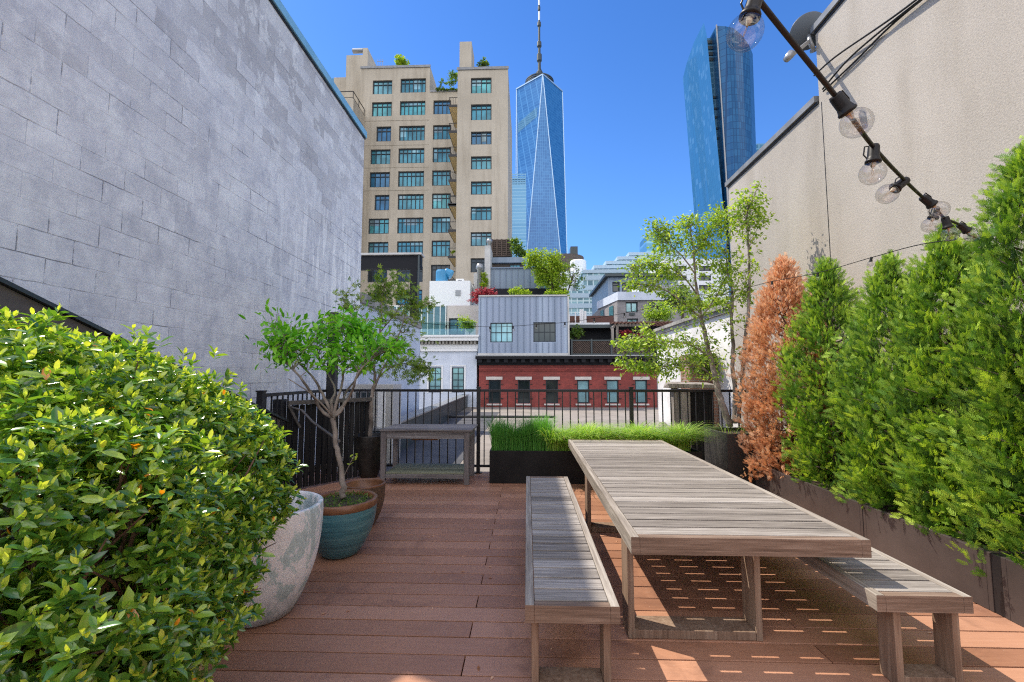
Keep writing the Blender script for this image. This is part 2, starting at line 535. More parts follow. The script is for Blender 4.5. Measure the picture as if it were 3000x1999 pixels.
def mk_siding():
    m, t, b = nt("blue_grey_standing_seam")
    v = coords(t, (1, 1, 0.05))
    tc = t.nodes.new("ShaderNodeTexCoord")
    sp = t.nodes.new("ShaderNodeSeparateXYZ")
    t.links.new(tc.outputs['Object'], sp.inputs[0])
    cell = math2(t, 'FLOOR', math2(t, 'MULTIPLY', sp.outputs[0], 2.85))
    wn_ = t.nodes.new("ShaderNodeTexWhiteNoise"); wn_.noise_dimensions = '1D'
    t.links.new(cell, wn_.inputs['W'])
    r = ramp(t, [(0.0, (0.23, 0.29, 0.39)), (0.7, (0.28, 0.34, 0.45)), (1.0, (0.33, 0.41, 0.52))])
    t.links.new(wn_.outputs[0], r.inputs[0])
    t.links.new(r.outputs[0], b.inputs['Base Color'])
    b.inputs['Roughness'].default_value = 0.5
    b.inputs['Metallic'].default_value = 0.25
    return m


M['siding'] = mk_siding()
M['siding2'] = varied("slate_blue_panel", (0.16, 0.22, 0.29), (0.22, 0.28, 0.36), 1.0, 0.5, stretch=(3, 3, .1))
M['seam'] = flat("seam_shadow_grey", (0.14, 0.19, 0.27), 0.5)
M['wtc'] = curtain("sky_blue_curtain_wall", (0.022, 0.14, 0.37), (0.04, 0.19, 0.45), (0.08, 0.27, 0.55), 3.0, 4.0, 0.12, 0.10, 0.22)
M['wtc_edge'] = flat("bright_steel_edge", (0.38, 0.55, 0.74), 0.3, 0.3)
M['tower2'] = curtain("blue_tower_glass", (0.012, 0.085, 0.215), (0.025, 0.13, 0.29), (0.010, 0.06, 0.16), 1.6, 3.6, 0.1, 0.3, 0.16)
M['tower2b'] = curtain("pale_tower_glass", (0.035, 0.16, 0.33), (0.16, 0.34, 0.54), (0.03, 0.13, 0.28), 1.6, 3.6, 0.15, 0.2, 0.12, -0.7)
for _k in ('tower2', 'tower2b'):
    M[_k].node_tree.nodes['Principled BSDF'].inputs['Specular IOR Level'].default_value = 0.22
M['slab_glass'] = curtain("banded_sky_glass", (0.09, 0.27, 0.46), (0.13, 0.33, 0.52), (0.22, 0.42, 0.58), 40, 4.0, 0.2, 0.15, 0.35)
M['stepped'] = curtain("banded_office_wall", (0.04, 0.13, 0.18), (0.20, 0.38, 0.44), (0.38, 0.50, 0.55), 1.5, 2.9, 0.15, 0.2, 0.16)
M['navy_glass'] = curtain("navy_office_glass", (0.05, 0.17, 0.26), (0.09, 0.25, 0.36), (0.16, 0.34, 0.46), 6.0, 3.0, 0.5, 0.2, 0.4)
M['steel_grey'] = flat("grey_steel", (0.30, 0.31, 0.32), 0.4, 0.6)
M['steel_dark'] = flat("dark_steel", (0.06, 0.075, 0.08), 0.5, 0.5)
M['white_paint'] = flat("white_paint", (0.74, 0.76, 0.78), 0.6)
M['cream'] = varied("pink_cream_render", (0.50, 0.45, 0.42), (0.58, 0.53, 0.50), 1, 0.8)
M['brown_louvre'] = varied("brown_louvres", (0.05, 0.04, 0.035), (0.16, 0.13, 0.11), 2.0, 0.8, stretch=(.3, .3, 14))
M['blue_band'] = flat("pale_blue_spandrel", (0.36, 0.48, 0.58), 0.5)
M['rust_brown'] = flat("rusty_brown_slats", (0.11, 0.05, 0.04), 0.8)
M['duct_blue'] = flat("bright_blue_tank", (0.03, 0.22, 0.42), 0.4)
M['cement'] = varied("pale_cement", (0.42, 0.42, 0.41), (0.55, 0.55, 0.54), 1.3, 0.85)
M['bark_grey'] = varied("pale_grey_bark", (0.11, 0.09, 0.075), (0.34, 0.29, 0.25), 9, 0.9, 0.6, stretch=(1, 1, .45), fine=40)
M['bark_dark'] = varied("brown_bark", (0.05, 0.035, 0.028), (0.14, 0.10, 0.08), 14, 0.9, 0.4)
M['bark_red'] = varied("reddish_stem_bark", (0.07, 0.035, 0.022), (0.20, 0.11, 0.07), 14, 0.9, 0.4)
M['soil'] = varied("potting_soil", (0.03, 0.022, 0.016), (0.085, 0.06, 0.04), 20, 0.95, 0.7)
M['bulb_black'] = flat("black_rubber_socket", (0.008, 0.007, 0.0065), 0.45, spec=.3)
M['filament'] = flat("filament_wire", (0.5, 0.4, 0.25), 0.3, 0.8)


def mk_bulbglass():
    m, t, b = nt("clear_bulb_glass")
    out = t.nodes['Material Output']
    t.nodes.remove(b)
    lw = t.nodes.new("ShaderNodeLayerWeight"); lw.inputs[0].default_value = 0.22
    tr = t.nodes.new("ShaderNodeBsdfTransparent"); tr.inputs[0].default_value = (0.95, 0.945, 0.94, 1)
    tr2 = t.nodes.new("ShaderNodeBsdfTransparent"); tr2.inputs[0].default_value = (0.58, 0.565, 0.555, 1)
    gl = t.nodes.new("ShaderNodeBsdfGlossy"); gl.inputs['Roughness'].default_value = 0.02
    m1 = t.nodes.new("ShaderNodeMixShader")
    fr = ramp(t, [(0.0, (0.16, 0.16, 0.16)), (0.6, (0.30, 0.30, 0.30)), (0.85, (0.65, 0.65, 0.65)), (1.0, (1, 1, 1))])
    t.links.new(lw.outputs['Facing'], fr.inputs[0])
    t.links.new(fr.outputs[0], m1.inputs[0])
    t.links.new(tr.outputs[0], m1.inputs[1])
    t.links.new(tr2.outputs[0], m1.inputs[2])
    m2 = t.nodes.new("ShaderNodeMixShader")
    g_ = math2(t, 'ADD', 0.09, math2(t, 'MULTIPLY', math2(t, 'POWER', lw.outputs['Facing'], 3.0), 0.35))
    t.links.new(g_, m2.inputs[0])
    t.links.new(m1.outputs[0], m2.inputs[1])
    t.links.new(gl.outputs[0], m2.inputs[2])
    t.links.new(m2.outputs[0], out.inputs[0])
    return m


M['bulb'] = mk_bulbglass()


def mk_rail_glass():
    m, t, b = nt("clear_balustrade_glass")
    out = t.nodes['Material Output']
    t.nodes.remove(b)
    tr = t.nodes.new("ShaderNodeBsdfTransparent"); tr.inputs[0].default_value = (0.82, 0.92, 0.90, 1)
    gl = t.nodes.new("ShaderNodeBsdfGlossy"); gl.inputs['Roughness'].default_value = 0.03
    m2 = t.nodes.new("ShaderNodeMixShader"); m2.inputs[0].default_value = 0.12
    t.links.new(tr.outputs[0], m2.inputs[1]); t.links.new(gl.outputs[0], m2.inputs[2])
    t.links.new(m2.outputs[0], out.inputs[0])
    return m


M['rail_glass'] = mk_rail_glass()


def mk_pot(name, kind):
    m, t, b = nt(name)
    v = coords(t)
    if kind == 'white':
        n = noise(t, coords(t, (1, 1, 0.55)), 5.5, 8, 0.72, 0.3)
        r = ramp(t, [(0.36, (0.40, 0.46, 0.45)), (0.465, (0.52, 0.62, 0.61)), (0.485, (0.80, 0.77, 0.76)), (0.62, (0.88, 0.86, 0.86))])
        t.links.new(n, r.inputs[0])
        sp = t.nodes.new("ShaderNodeSeparateXYZ"); t.links.new(v, sp.inputs[0])
        grime = math2(t, 'MULTIPLY', math2(t, 'SUBTRACT', 0.30, sp.outputs[2]), 3.2, clamp=True)
        gn = noise(t, v, 14, 6, 0.8)
        gf = math2(t, 'MULTIPLY', grime, math2(t, 'MULTIPLY', gn, 1.5), clamp=True)
        t.links.new(mixc(t, gf, r.outputs[0], (0.16, 0.165, 0.155)), b.inputs['Base Color'])
        b.inputs['Roughness'].default_value = 0.75
        bump(t, b, noise(t, v, 30, 6, 0.7), 0.4, 0.006)
    elif kind == 'teal':
        n = noise(t, coords(t, (1, 1, 26)), 2.6, 6, 0.7)
        r = ramp(t, [(0.35, (0.035, 0.13, 0.15)), (0.5, (0.06, 0.20, 0.235)), (0.68, (0.16, 0.31, 0.31))])
        t.links.new(n, r.inputs[0])
        n2 = noise(t, v, 3, 3, 0.5)
        t.links.new(mixc(t, math2(t, 'MULTIPLY', n2, 0.5), r.outputs[0], (0.09, 0.16, 0.17)), b.inputs['Base Color'])
        b.inputs['Roughness'].default_value = 0.28
        bump(t, b, noise(t, coords(t, (1, 1, 40)), 2.4, 5, 0.7), 0.5, 0.006)
    else:
        vo = t.nodes.new("ShaderNodeTexVoronoi"); vo.inputs['Scale'].default_value = 55
        t.links.new(coords(t, (1, 1, .6)), vo.inputs['Vector'])
        r = ramp(t, [(0.0, (0.05, 0.028, 0.018)), (0.6, (0.13, 0.075, 0.045))])
        t.links.new(vo.outputs['Distance'], r.inputs[0])
        t.links.new(r.outputs[0], b.inputs['Base Color'])
        b.inputs['Roughness'].default_value = 0.45
        bump(t, b, vo.outputs['Distance'], 0.5, 0.006)
    return m


M['pot_white'] = mk_pot("flaking_white_glaze", 'white')
M['pot_teal'] = mk_pot("ribbed_teal_glaze", 'teal')
M['pot_brown'] = mk_pot("pitted_brown_glaze", 'brown')
M['pot_rim'] = varied("copper_brown_rim", (0.15, 0.065, 0.03), (0.26, 0.115, 0.055), 7, 0.35)
M['pot_in'] = varied("terracotta_inside", (0.07, 0.035, 0.03), (0.14, 0.075, 0.06), 6, 0.8)
M['pot_black'] = varied("black_glazed_pot", (0.014, 0.013, 0.012), (0.035, 0.033, 0.03), 6, 0.35)
M['pot_cream'] = varied("cream_pot_glaze", (0.45, 0.36, 0.22), (0.58, 0.49, 0.33), 6, 0.5)

M['l_bush'] = leafmat("glossy_bush_leaf", [(0.0, (0.03, 0.10, 0.022)), (0.35, (0.10, 0.25, 0.035)), (0.6, (0.30, 0.48, 0.05)), (0.9, (0.70, 0.80, 0.10)), (0.95, (0.800, 0.330, 0.015)), (1.0, (0.800, 0.300, 0.015))], 0.2, 0.3, 1.0)
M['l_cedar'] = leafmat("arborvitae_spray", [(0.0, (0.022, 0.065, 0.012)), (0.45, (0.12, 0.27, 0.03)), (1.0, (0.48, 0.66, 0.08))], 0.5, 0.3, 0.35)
M['l_dead'] = leafmat("dead_orange_spray", [(0.0, (0.30, 0.12, 0.05)), (0.4, (0.74, 0.38, 0.19)), (1.0, (0.88, 0.62, 0.42))], 0.7, 0.28, 0.2, (1.2, 1.0, 0.8))
M['l_maple'] = leafmat("bright_green_leaf", [(0.0, (0.09, 0.32, 0.02)), (0.5, (0.18, 0.52, 0.035)), (1.0, (0.36, 0.70, 0.07))], 0.45, 0.45, 0.4)
M['l_dark'] = leafmat("dull_green_leaf", [(0.0, (0.054, 0.121, 0.027)), (0.5, (0.115, 0.216, 0.041)), (1.0, (0.230, 0.324, 0.068))], 0.45, 0.4, 0.4)
M['l_maple2'] = leafmat("olive_green_leaf", [(0.0, (0.10, 0.19, 0.035)), (0.5, (0.21, 0.34, 0.055)), (1.0, (0.38, 0.50, 0.10))], 0.45, 0.45, 0.4)
M['l_birch'] = leafmat("yellow_green_leaf", [(0.0, (0.13, 0.25, 0.03)), (0.5, (0.27, 0.43, 0.05)), (1.0, (0.52, 0.64, 0.12))], 0.4, 0.45, 0.45)
M['l_lime'] = leafmat("lime_leaf", [(0.0, (0.138, 0.253, 0.023)), (0.5, (0.276, 0.414, 0.034)), (1.0, (0.460, 0.552, 0.069))], 0.5, 0.4, 0.3)
M['l_red'] = leafmat("crimson_leaf", [(0.0, (0.16, 0.02, 0.03)), (0.5, (0.33, 0.04, 0.06)), (1.0, (0.5, 0.12, 0.13))], 0.5, 0.4, 0.3, (1.3, .9, .9))
M['l_grass_dark'] = leafmat("upright_grass_blade", [(0.0, (0.06, 0.20, 0.045)), (0.5, (0.12, 0.36, 0.06)), (1.0, (0.196, 0.420, 0.084))], 0.5, 0.35, 0.3)
M['l_grass'] = leafmat("arching_grass_blade", [(0.0, (0.17, 0.36, 0.05)), (0.5, (0.38, 0.60, 0.09)), (0.92, (0.494, 0.650, 0.182)), (1.0, (0.715, 0.650, 0.364))], 0.45, 0.35, 0.4)


# ------------------------------------------------------------------ mesh helpers
class MB:
    def __init__(s):
        s.v = []; s.f = []; s.t = []; s.cur = 0.5

    def quad(s, a, b, c, d):
        i = len(s.v)
        s.v += [tuple(a), tuple(b), tuple(c), tuple(d)]
        s.f.append((i, i + 1, i + 2, i + 3)); s.t.append(s.cur)

    def poly(s, pts):
        i = len(s.v)
        s.v += [tuple(p) for p in pts]
        s.f.append(tuple(range(i, i + len(pts)))); s.t.append(s.cur)

    def hexa(s, p):
        """8 points: bottom 0-3 ccw, top 4-7"""
        i = len(s.v)
        s.v += [tuple(q) for q in p]
        for f in ((0, 3, 2, 1), (4, 5, 6, 7), (0, 1, 5, 4), (1, 2, 6, 5), (2, 3, 7, 6), (3, 0, 4, 7)):
            s.f.append(tuple(i + k for k in f)); s.t.append(s.cur)

    def box(s, x0, x1, y0, y1, z0, z1):
        if x0 > x1: x0, x1 = x1, x0
        if y0 > y1: y0, y1 = y1, y0
        if z0 > z1: z0, z1 = z1, z0
        s.hexa([(x0, y0, z0), (x1, y0, z0), (x1, y1, z0), (x0, y1, z0), (x0, y0, z1), (x1, y0, z1), (x1, y1, z1), (x0, y1, z1)])

    def bar(s, a, b, w, h=None):
        a = Vector(a); b = Vector(b); h = h or w
        d = (b - a).normalized()
        up = Vector((0, 0, 1)) if abs(d.z) < 0.95 else Vector((0, 1, 0))
        r = d.cross(up).normalized() * (w / 2)
        u = r.cross(d).normalized() * (h / 2)
        s.hexa([a - r - u, a + r - u, b + r - u, b - r - u, a - r + u, a + r + u, b + r + u, b - r + u])

    def tube(s, pts, rad, seg=8, cap=True):
        pts = [Vector(p) for p in pts]
        if not isinstance(rad, (list, tuple)): rad = [rad] * len(pts)
        rings = []
        ref = None
        for k, p in enumerate(pts):
            d = (pts[min(k + 1, len(pts) - 1)] - pts[max(k - 1, 0)])
            if d.length < 1e-9: d = Vector((0, 0, 1))
            d.normalize()
            if ref is None:
                ref = d.cross(Vector((0.13, 0.27, 0.95)))
                if ref.length < 0.05: ref = d.cross(Vector((1, 0, 0)))
            ref = (ref - d * ref.dot(d))
            if ref.length < 1e-6: ref = d.orthogonal()
            ref.normalize()
            q = d.cross(ref)
            i0 = len(s.v)
            for j in range(seg):
                an = 2 * math.pi * j / seg
                s.v.append(tuple(p + (ref * math.cos(an) + q * math.sin(an)) * rad[k]))
            rings.append(i0)
        for k in range(len(rings) - 1):
            a, b = rings[k], rings[k + 1]
            for j in range(seg):
                jj = (j + 1) % seg
                s.f.append((a + j, a + jj, b + jj, b + j)); s.t.append(s.cur)
        if cap:
            s.f.append(tuple(rings[0] + j for j in reversed(range(seg)))); s.t.append(s.cur)
            s.f.append(tuple(rings[-1] + j for j in range(seg))); s.t.append(s.cur)

    def lathe(s, prof, c=(0, 0, 0), seg=40, frame=None):
        """prof list of (r, z)"""
        rings = []
        for r, z in prof:
            i0 = len(s.v)
            for j in range(seg):
                an = 2 * math.pi * j / seg
                p = Vector((r * math.cos(an), r * math.sin(an), z))
                if frame is not None: p = frame @ p
                s.v.append((p.x + c[0], p.y + c[1], p.z + c[2]))
            rings.append(i0)
        for k in range(len(rings) - 1):
            a, b = rings[k], rings[k + 1]
            for j in range(seg):
                jj = (j + 1) % seg
                s.f.append((a + j, a + jj, b + jj, b + j)); s.t.append(s.cur)

    def build(s, name, mat, parent=None, smooth=False, bevel=0):
        me = bpy.data.meshes.new(name)
        me.from_pydata(s.v, [], s.f)
        a = me.attributes.new('tint', 'FLOAT', 'FACE')
        a.data.foreach_set('value', np.array(s.t, dtype=np.float32))
        me.materials.append(mat)
        if smooth:
            me.polygons.foreach_set('use_smooth', [True] * len(me.polygons))
        me.update()
        o = bpy.data.objects.new(name, me)
        SC.collection.objects.link(o)
        if parent is not None: o.parent = parent
        if bevel:
            bv = o.modifiers.new("bevel", 'BEVEL'); bv.width = bevel; bv.segments = 2; bv.limit_method = 'ANGLE'
        return o


def np_mesh(name, V, F, tint, mat, parent=None):
    """V (n,3) float, F (m,k) int"""
    me = bpy.data.meshes.new(name)
    n, (m, k) = len(V), F.shape
    me.vertices.add(n)
    me.vertices.foreach_set('co', V.astype(np.float32).ravel())
    me.loops.add(m * k)
    me.loops.foreach_set('vertex_index', F.astype(np.int32).ravel())
    me.polygons.add(m)
    me.polygons.foreach_set('loop_start', np.arange(0, m * k, k, dtype=np.int32))
    me.update(calc_edges=True)
    a = me.attributes.new('tint', 'FLOAT', 'FACE')
    a.data.foreach_set('value', tint.astype(np.float32))
    me.materials.append(mat)
    o = bpy.data.objects.new(name, me)
    SC.collection.objects.link(o)
    if parent is not None: o.parent = parent
    return o


def tag(o, label=None, cat=None, group=None, kind=None):
    if label: o['label'] = label
    if cat: o['category'] = cat
    if group: o['group'] = group
    if kind: o['kind'] = kind
    return o


def empty(name, loc, label, cat, group=None):
    o = bpy.data.objects.new(name, None)
    o.empty_display_size = 0.1
    SC.collection.objects.link(o)
    # things are modelled in world coordinates: the Empty marks the base, parts are shifted back
    o.location = loc
    tag(o, label, cat, group)
    return o


def adopt(root):
    """children were modelled in world space: keep them in place under a moved Empty"""
    for c in list(root.children):
        c.matrix_parent_inverse = Matrix.Translation(-Vector(root.location))


ALL = []


def thing(name, loc, label, cat, group=None):
    r = empty(name, loc, label, cat, group)
    ALL.append(r)
    return r


def struct(mb, name, mat, kind='structure', **k):
    return tag(mb.build(name, mat, **k), kind=kind)


# ------------------------------------------------------------------ foliage instancing
def frames(dx, up):
    dx = dx / np.maximum(np.linalg.norm(dx, axis=1, keepdims=True), 1e-9)
    y = np.cross(up, dx)
    ny = np.linalg.norm(y, axis=1, keepdims=True)
    bad = ny[:, 0] < 1e-4
    y[bad] = np.cross(np.array([0.3, 0.9, 0.1]), dx[bad]); ny = np.linalg.norm(y, axis=1, keepdims=True)
    y = y / np.maximum(ny, 1e-9)
    z = np.cross(dx, y)
    return dx, y, z


def scatter(TV, TF, pos, dx, up, size, wid=1.0):
    X, Y, Z = frames(dx, up)
    n, k = len(pos), len(TV)
    sz = size[:, None, None]
    w = wid if isinstance(wid, (float, int)) else wid[:, None, None]
    V = pos[:, None, :] + sz * (TV[None, :, 0:1] * X[:, None, :] + w * TV[None, :, 1:2] * Y[:, None, :] + TV[None, :, 2:3] * Z[:, None, :])
    F = TF[None] + (np.arange(n) * k)[:, None, None]
    return V.reshape(-1, 3), F.reshape(-1, TF.shape[1])


LEAF8_V = np.array([(0, 0, 0), (.38, 0, -.03), (.72, 0, -.05), (1, 0, -.12), (.34, .19, .04), (.70, .17, .02), (.34, -.19, .04), (.70, -.17, .02)])
LEAF8_F = np.array([(0, 1, 4), (1, 2, 5), (1, 5, 4), (2, 3, 5), (0, 6, 1), (1, 7, 2), (1, 6, 7), (2, 7, 3)])
LEAF2_V = np.array([(0, 0, 0), (.5, .30, .06), (1, 0, -.05), (.5, -.30, .06)])
LEAF2_F = np.array([(0, 2, 1), (0, 3, 2)])
# palmate leaf: five lobes
_pv = [(0, 0, 0)]; _pf = []
for _a, _l in ((-1.25, .62), (-.62, .9), (0, 1.0), (.62, .9), (1.25, .62)):
    i = len(_pv)
    c, s_ = math.cos(_a), math.sin(_a)
    _pv += [(.5 * _l * c - .11 * s_, .5 * _l * s_ + .11 * c, .03), (_l * c, _l * s_, -.08), (.5 * _l * c + .11 * s_, .5 * _l * s_ - .11 * c, .03)]
    _pf += [(0, i + 2, i + 1), (0, i + 1, i)]
PALM_V = np.array(_pv); PALM_F = np.array(_pf)


def spray_template(nb=5):
    v = []; f = []
    def dia(ax, ay, bx, by, w, z0=0, z1=0):
        i = len(v)
        dx_, dy_ = bx - ax, by - ay
        L = math.hypot(dx_, dy_)
        nx, ny = -dy_ / L * w, dx_ / L * w
        mx, my = ax + dx_ * .55, ay + dy_ * .55
        v.extend([(ax, ay, z0), (mx + nx, my + ny, (z0 + z1) / 2 + .02), (bx, by, z1), (mx - nx, my - ny, (z0 + z1) / 2 + .02)])
        f.extend([(i, i + 2, i + 1), (i, i + 3, i + 2)])
    dia(0, 0, 1, 0, .032, 0, -.06)
    for k in range(nb):
        x = .12 + .78 * k / nb
        L = .42 * (1 - .55 * k / nb)
        for sg in (-1, 1):
            dia(x, 0, x + L * .80, sg * L * .55, .036, -.02, -.03 - .05 * ((k + (sg > 0)) % 2))
    return np.array(v, dtype=float), np.array(f)


SPR_V, SPR_F = spray_template(5)


def unit(n):
    v = rng.normal(size=(n, 3))
    return v / np.linalg.norm(v, axis=1, keepdims=True)


def vec(p): return np.array([p[0], p[1], p[2]], dtype=float)


# ================================================================== LARGE STRUCTURE
mb = MB(); mb.quad((-3000, -3000, -14), (3000, -3000, -14), (3000, 3000, -14), (-3000, 3000, -14))
struct(mb, "ground", M['ground'])

# deck boards (run left to right)
PITCH, GAP = 0.1625, 0.010
mb = MB()
y = 2.49 - PITCH * 17
row = 0
while y < 6.98:
    y1 = min(y + PITCH - GAP, 7.03)
    k = row % 2
    cuts = [-3.68, -0.335, 3.4, 3.98] if k == 0 else [-3.68, -2.1, 1.6, 3.98]
    for a, b in zip(cuts[:-1], cuts[1:]):
        mb.cur = random.random()
        dz = random.uniform(-0.0012, 0.0012)
        mb.box(a + 0.003, b - 0.003, y, y1, -0.03 + dz, dz)
    y += PITCH; row += 1
struct(mb, "deck", M['deck'], bevel=0.0022)
mb = MB(); mb.box(-3.68, 3.98, -0.2, 7.05, -0.35, -0.06)
struct(mb, "deck_base", M['void'])

# unseen white house wall, added behind the viewer to bounce light into the shade
t = thing("bounce_wall", (0, -3, 0), "unseen white rendered house wall added behind the viewer to bounce light", "house")
mb = MB(); mb.box(-4.05, 4.5, -4.3, -4.0, -14, 3.2); mb.build("wall", M['white_wall'], t)
mb = MB(); mb.box(-1.2, 1.2, -3.99, -3.96, 0.01, 2.2); mb.build("terrace_door", M['g_dark'], t)
mb = MB(); mb.box(-3.68, 3.98, -3.95, -0.27, -0.35, -0.002)
struct(mb, "deck_rear", M['deck'])

# neighbour flat roof beyond the railing
mb = MB(); mb.box(-3.6, 7.5, 7.1, 24.98, -0.6, -0.26)
struct(mb, "neighbour_roof", M['roof_tan'])
mb = MB(); mb.box(-3.2, -1.35, 7.2, 21.5, -.256, -.252)  # dark sheet standing in for the shadow on the left of this roof
struct(mb, "roof_shadow_sheet", varied("painted_roof_shadow", (0.05, 0.052, 0.06), (0.09, 0.09, 0.10), 1.5, 0.7))
mb = MB(); mb.box(-30, -3.75, 9.0, 24.98, -14, -3.0)
struct(mb, "low_roof", M['roof_tan'])

# left block wall -------------------------------------------------
t = thing("block_wall", (-3.9, 5, 0), "tall lavender grey painted block wall on the left with bare darker blocks near the top", "wall")
mb = MB()
XL = -3.7
prof = [(0.3, -14), (0.3, 1.9), (2.4, 3.8), (4.03, 5.30), (4.07, 6.92), (9.53, 6.92), (9.53, -14)]
n = len(prof)
mb.poly([(XL, p[0], p[1]) for p in prof])
mb.poly([(XL - .35, p[0], p[1]) for p in reversed(prof)])
for i in range(n):
    a, b = prof[i], prof[(i + 1) % n]
    mb.quad((XL, a[0], a[1]), (XL - .35, a[0], a[1]), (XL - .35, b[0], b[1]), (XL, b[0], b[1]))
mb.build("wall_face", M['block'], t)
mb = MB(); mb.box(XL - .40, XL + .05, 4.07, 9.56, 6.923, 7.07)
mb.build("coping", M['blue_coping'], t, bevel=.004)
mb = MB(); mb.box(XL + .003, XL + .022, 4.07, 9.55, 6.885, 6.92)
mb.build("coping_shadow_trim", M['black'], t)

# lower white wall beyond
t = thing("whitewashed_wall", (-3.9, 12, 0), "lower white wall beyond the tall block wall with a sloping grey stone coping", "wall")
mb = MB(); mb.box(XL - .3, XL - .004, 9.54, 15.1, -14, 3.12)
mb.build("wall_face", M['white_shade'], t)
mb = MB(); mb.box(XL - .36, XL + .05, 9.54, 15.12, 3.122, 3.36)
mb.build("coping", M['stone_coping'], t, bevel=.01)

# black steel frame behind the wall
t = thing("steel_frame", (-3.7, 15.3, 0), "black steel beam on a tall black post behind the left trees", "frame")
zt = W(*z3(300, 450), Y=15.3).z; zb_ = W(*z3(300, 535), Y=15.3).z
xr = W(*z3(522, 600), Y=15.3).x
mb = MB(); mb.box(-8.5, xr, 15.2, 15.5, zb_, zt); mb.build("beam", M['cornice'], t)
mb = MB(); mb.box(-8.6, xr + .05, 15.1, 15.6, zt + .002, zt + .07); mb.build("beam_cap", M['cement'], t)
mb = MB(); mb.box(xr - .36, xr - .12, 15.2, 15.42, -14, zb_ - .002); mb.build("post", M['cornice'], t)
mb = MB(); mb.box(xr - .08, xr - .02, 15.14, 15.19, -14, zt); mb.build("drainpipe", M['steel_dark'], t)

# right stucco wall ------------------------------------------------
t = thing("stucco_wall", (4.2, 5, 0), "tan stucco wall of the next house on the right, stepping down with a dark metal edge", "wall")
mb = MB()
mb.box(4.0, 4.5, -1.0, 5.868, -14, 6.24)
mb.box(4.003, 4.5, 5.872, 8.6, -14, 5.25)
mb.build("wall_face", M['stucco'], t)
mb = MB()
mb.box(3.955, 4.55, -1.0, 5.90, 6.243, 6.33)
mb.box(3.955, 4.55, 5.903, 8.64, 5.253, 5.34)
mb.build("coping", M['coping'], t)
mb = MB()
mb.box(3.985, 3.998, -1.0, 5.868, 6.205, 6.24)
mb.box(3.985, 4.0, 5.875, 8.6, 5.215, 5.25)
mb.box(3.9965, 4.0, 5.82, 5.83, -1, 5.2)
mb.build("edge_trim", M['black'], t)

t = thing("party_wall", (4.2, 11, 0), "sunlit rough white wall with grey coping behind the airy yellow green tree", "wall")
mb = MB(); mb.box(4.01, 4.5, 8.61, 13.5, -14, 2.75); mb.box(4.01, 9, 13.5, 13.7, -14, 2.75)
mb.build("wall_face", M['white_wall'], t)
mb = MB(); mb.box(3.95, 4.56, 8.65, 13.6, 2.753, 2.84); mb.box(3.90, 4.6, 8.65, 13.62, 2.843, 2.93)
mb.build("coping", M['stone_coping'], t)
mb = MB(); mb.box(3.97, 4.008, 8.62, 13.5, -.3, 0.12)
mb.build("base_flashing", M['stone_coping'], t)

# rubble parapet with timber posts
t = thing("stone_parapet", (3.3, 10, -.26), "crumbling low stone parapet along the edge of the neighbouring flat roof", "parapet")
mb = MB()
seg = 26
ringpts = []
for i in range(seg + 1):
    yy = 7.6 + (12.6 - 7.6) * i / seg
    h = 0.45 + .13 * math.sin(i * 1.7) + random.uniform(-.07, .07)
    w = .16 + random.uniform(-.04, .04)
    xo = 3.35 + random.uniform(-.04, .04)
    ringpts.append([(xo - w, yy, -.26), (xo - w * .9, yy, -.26 + h * .55), (xo - w * .5, yy, -.26 + h), (xo + w * .5, yy, -.26 + h * .96), (xo + w, yy, -.26 + h * .4), (xo + w, yy, -.26)])
for i in range(seg):
    for j in range(5):
        mb.quad(ringpts[i][j], ringpts[i + 1][j], ringpts[i + 1][j + 1], ringpts[i][j + 1])
mb.poly(ringpts[0]); mb.poly(list(reversed(ringpts[-1])))
mb.build("stones", M['rubble'], t, smooth=True)


# ================================================================== facade tools
def facade(mb, x0, x1, z0, z1, y, holes, depth=0.3):
    xs = sorted({x0, x1} | {h[0] for h in holes} | {h[1] for h in holes})
    zs = sorted({z0, z1} | {h[2] for h in holes} | {h[3] for h in holes})
    xs = [x for x in xs if x0 <= x <= x1]; zs = [z for z in zs if z0 <= z <= z1]
    for i in range(len(xs) - 1):
        for j in range(len(zs) - 1):
            cx, cz = (xs[i] + xs[i + 1]) / 2, (zs[j] + zs[j + 1]) / 2
            if any(h[0] < cx < h[1] and h[2] < cz < h[3] for h in holes): continue
            mb.quad((xs[i], y, zs[j]), (xs[i + 1], y, zs[j]), (xs[i + 1], y, zs[j + 1]), (xs[i], y, zs[j + 1]))
    for a, b, c, d in holes:
        mb.quad((a, y, c), (a, y + depth, c), (b, y + depth, c), (b, y, c))
        mb.quad((a, y, d), (b, y, d), (b, y + depth, d), (a, y + depth, d))
        mb.quad((a, y, c), (a, y, d), (a, y + depth, d), (a, y + depth, c))
        mb.quad((b, y, c), (b, y + depth, c), (b, y + depth, d), (b, y, d))


def shell(mb, x0, x1, y0, y1, z0, z1):
    """sides, back and roof (no front)"""
    mb.quad((x0, y1, z0), (x0, y0, z0), (x0, y0, z1), (x0, y1, z1))
    mb.quad((x1, y0, z0), (x1, y1, z0), (x1, y1, z1), (x1, y0, z1))
    mb.quad((x1, y1, z0), (x0, y1, z0), (x0, y1, z1), (x1, y1, z1))
    mb.quad((x0, y0, z1), (x1, y0, z1), (x1, y1, z1), (x0, y1, z1))


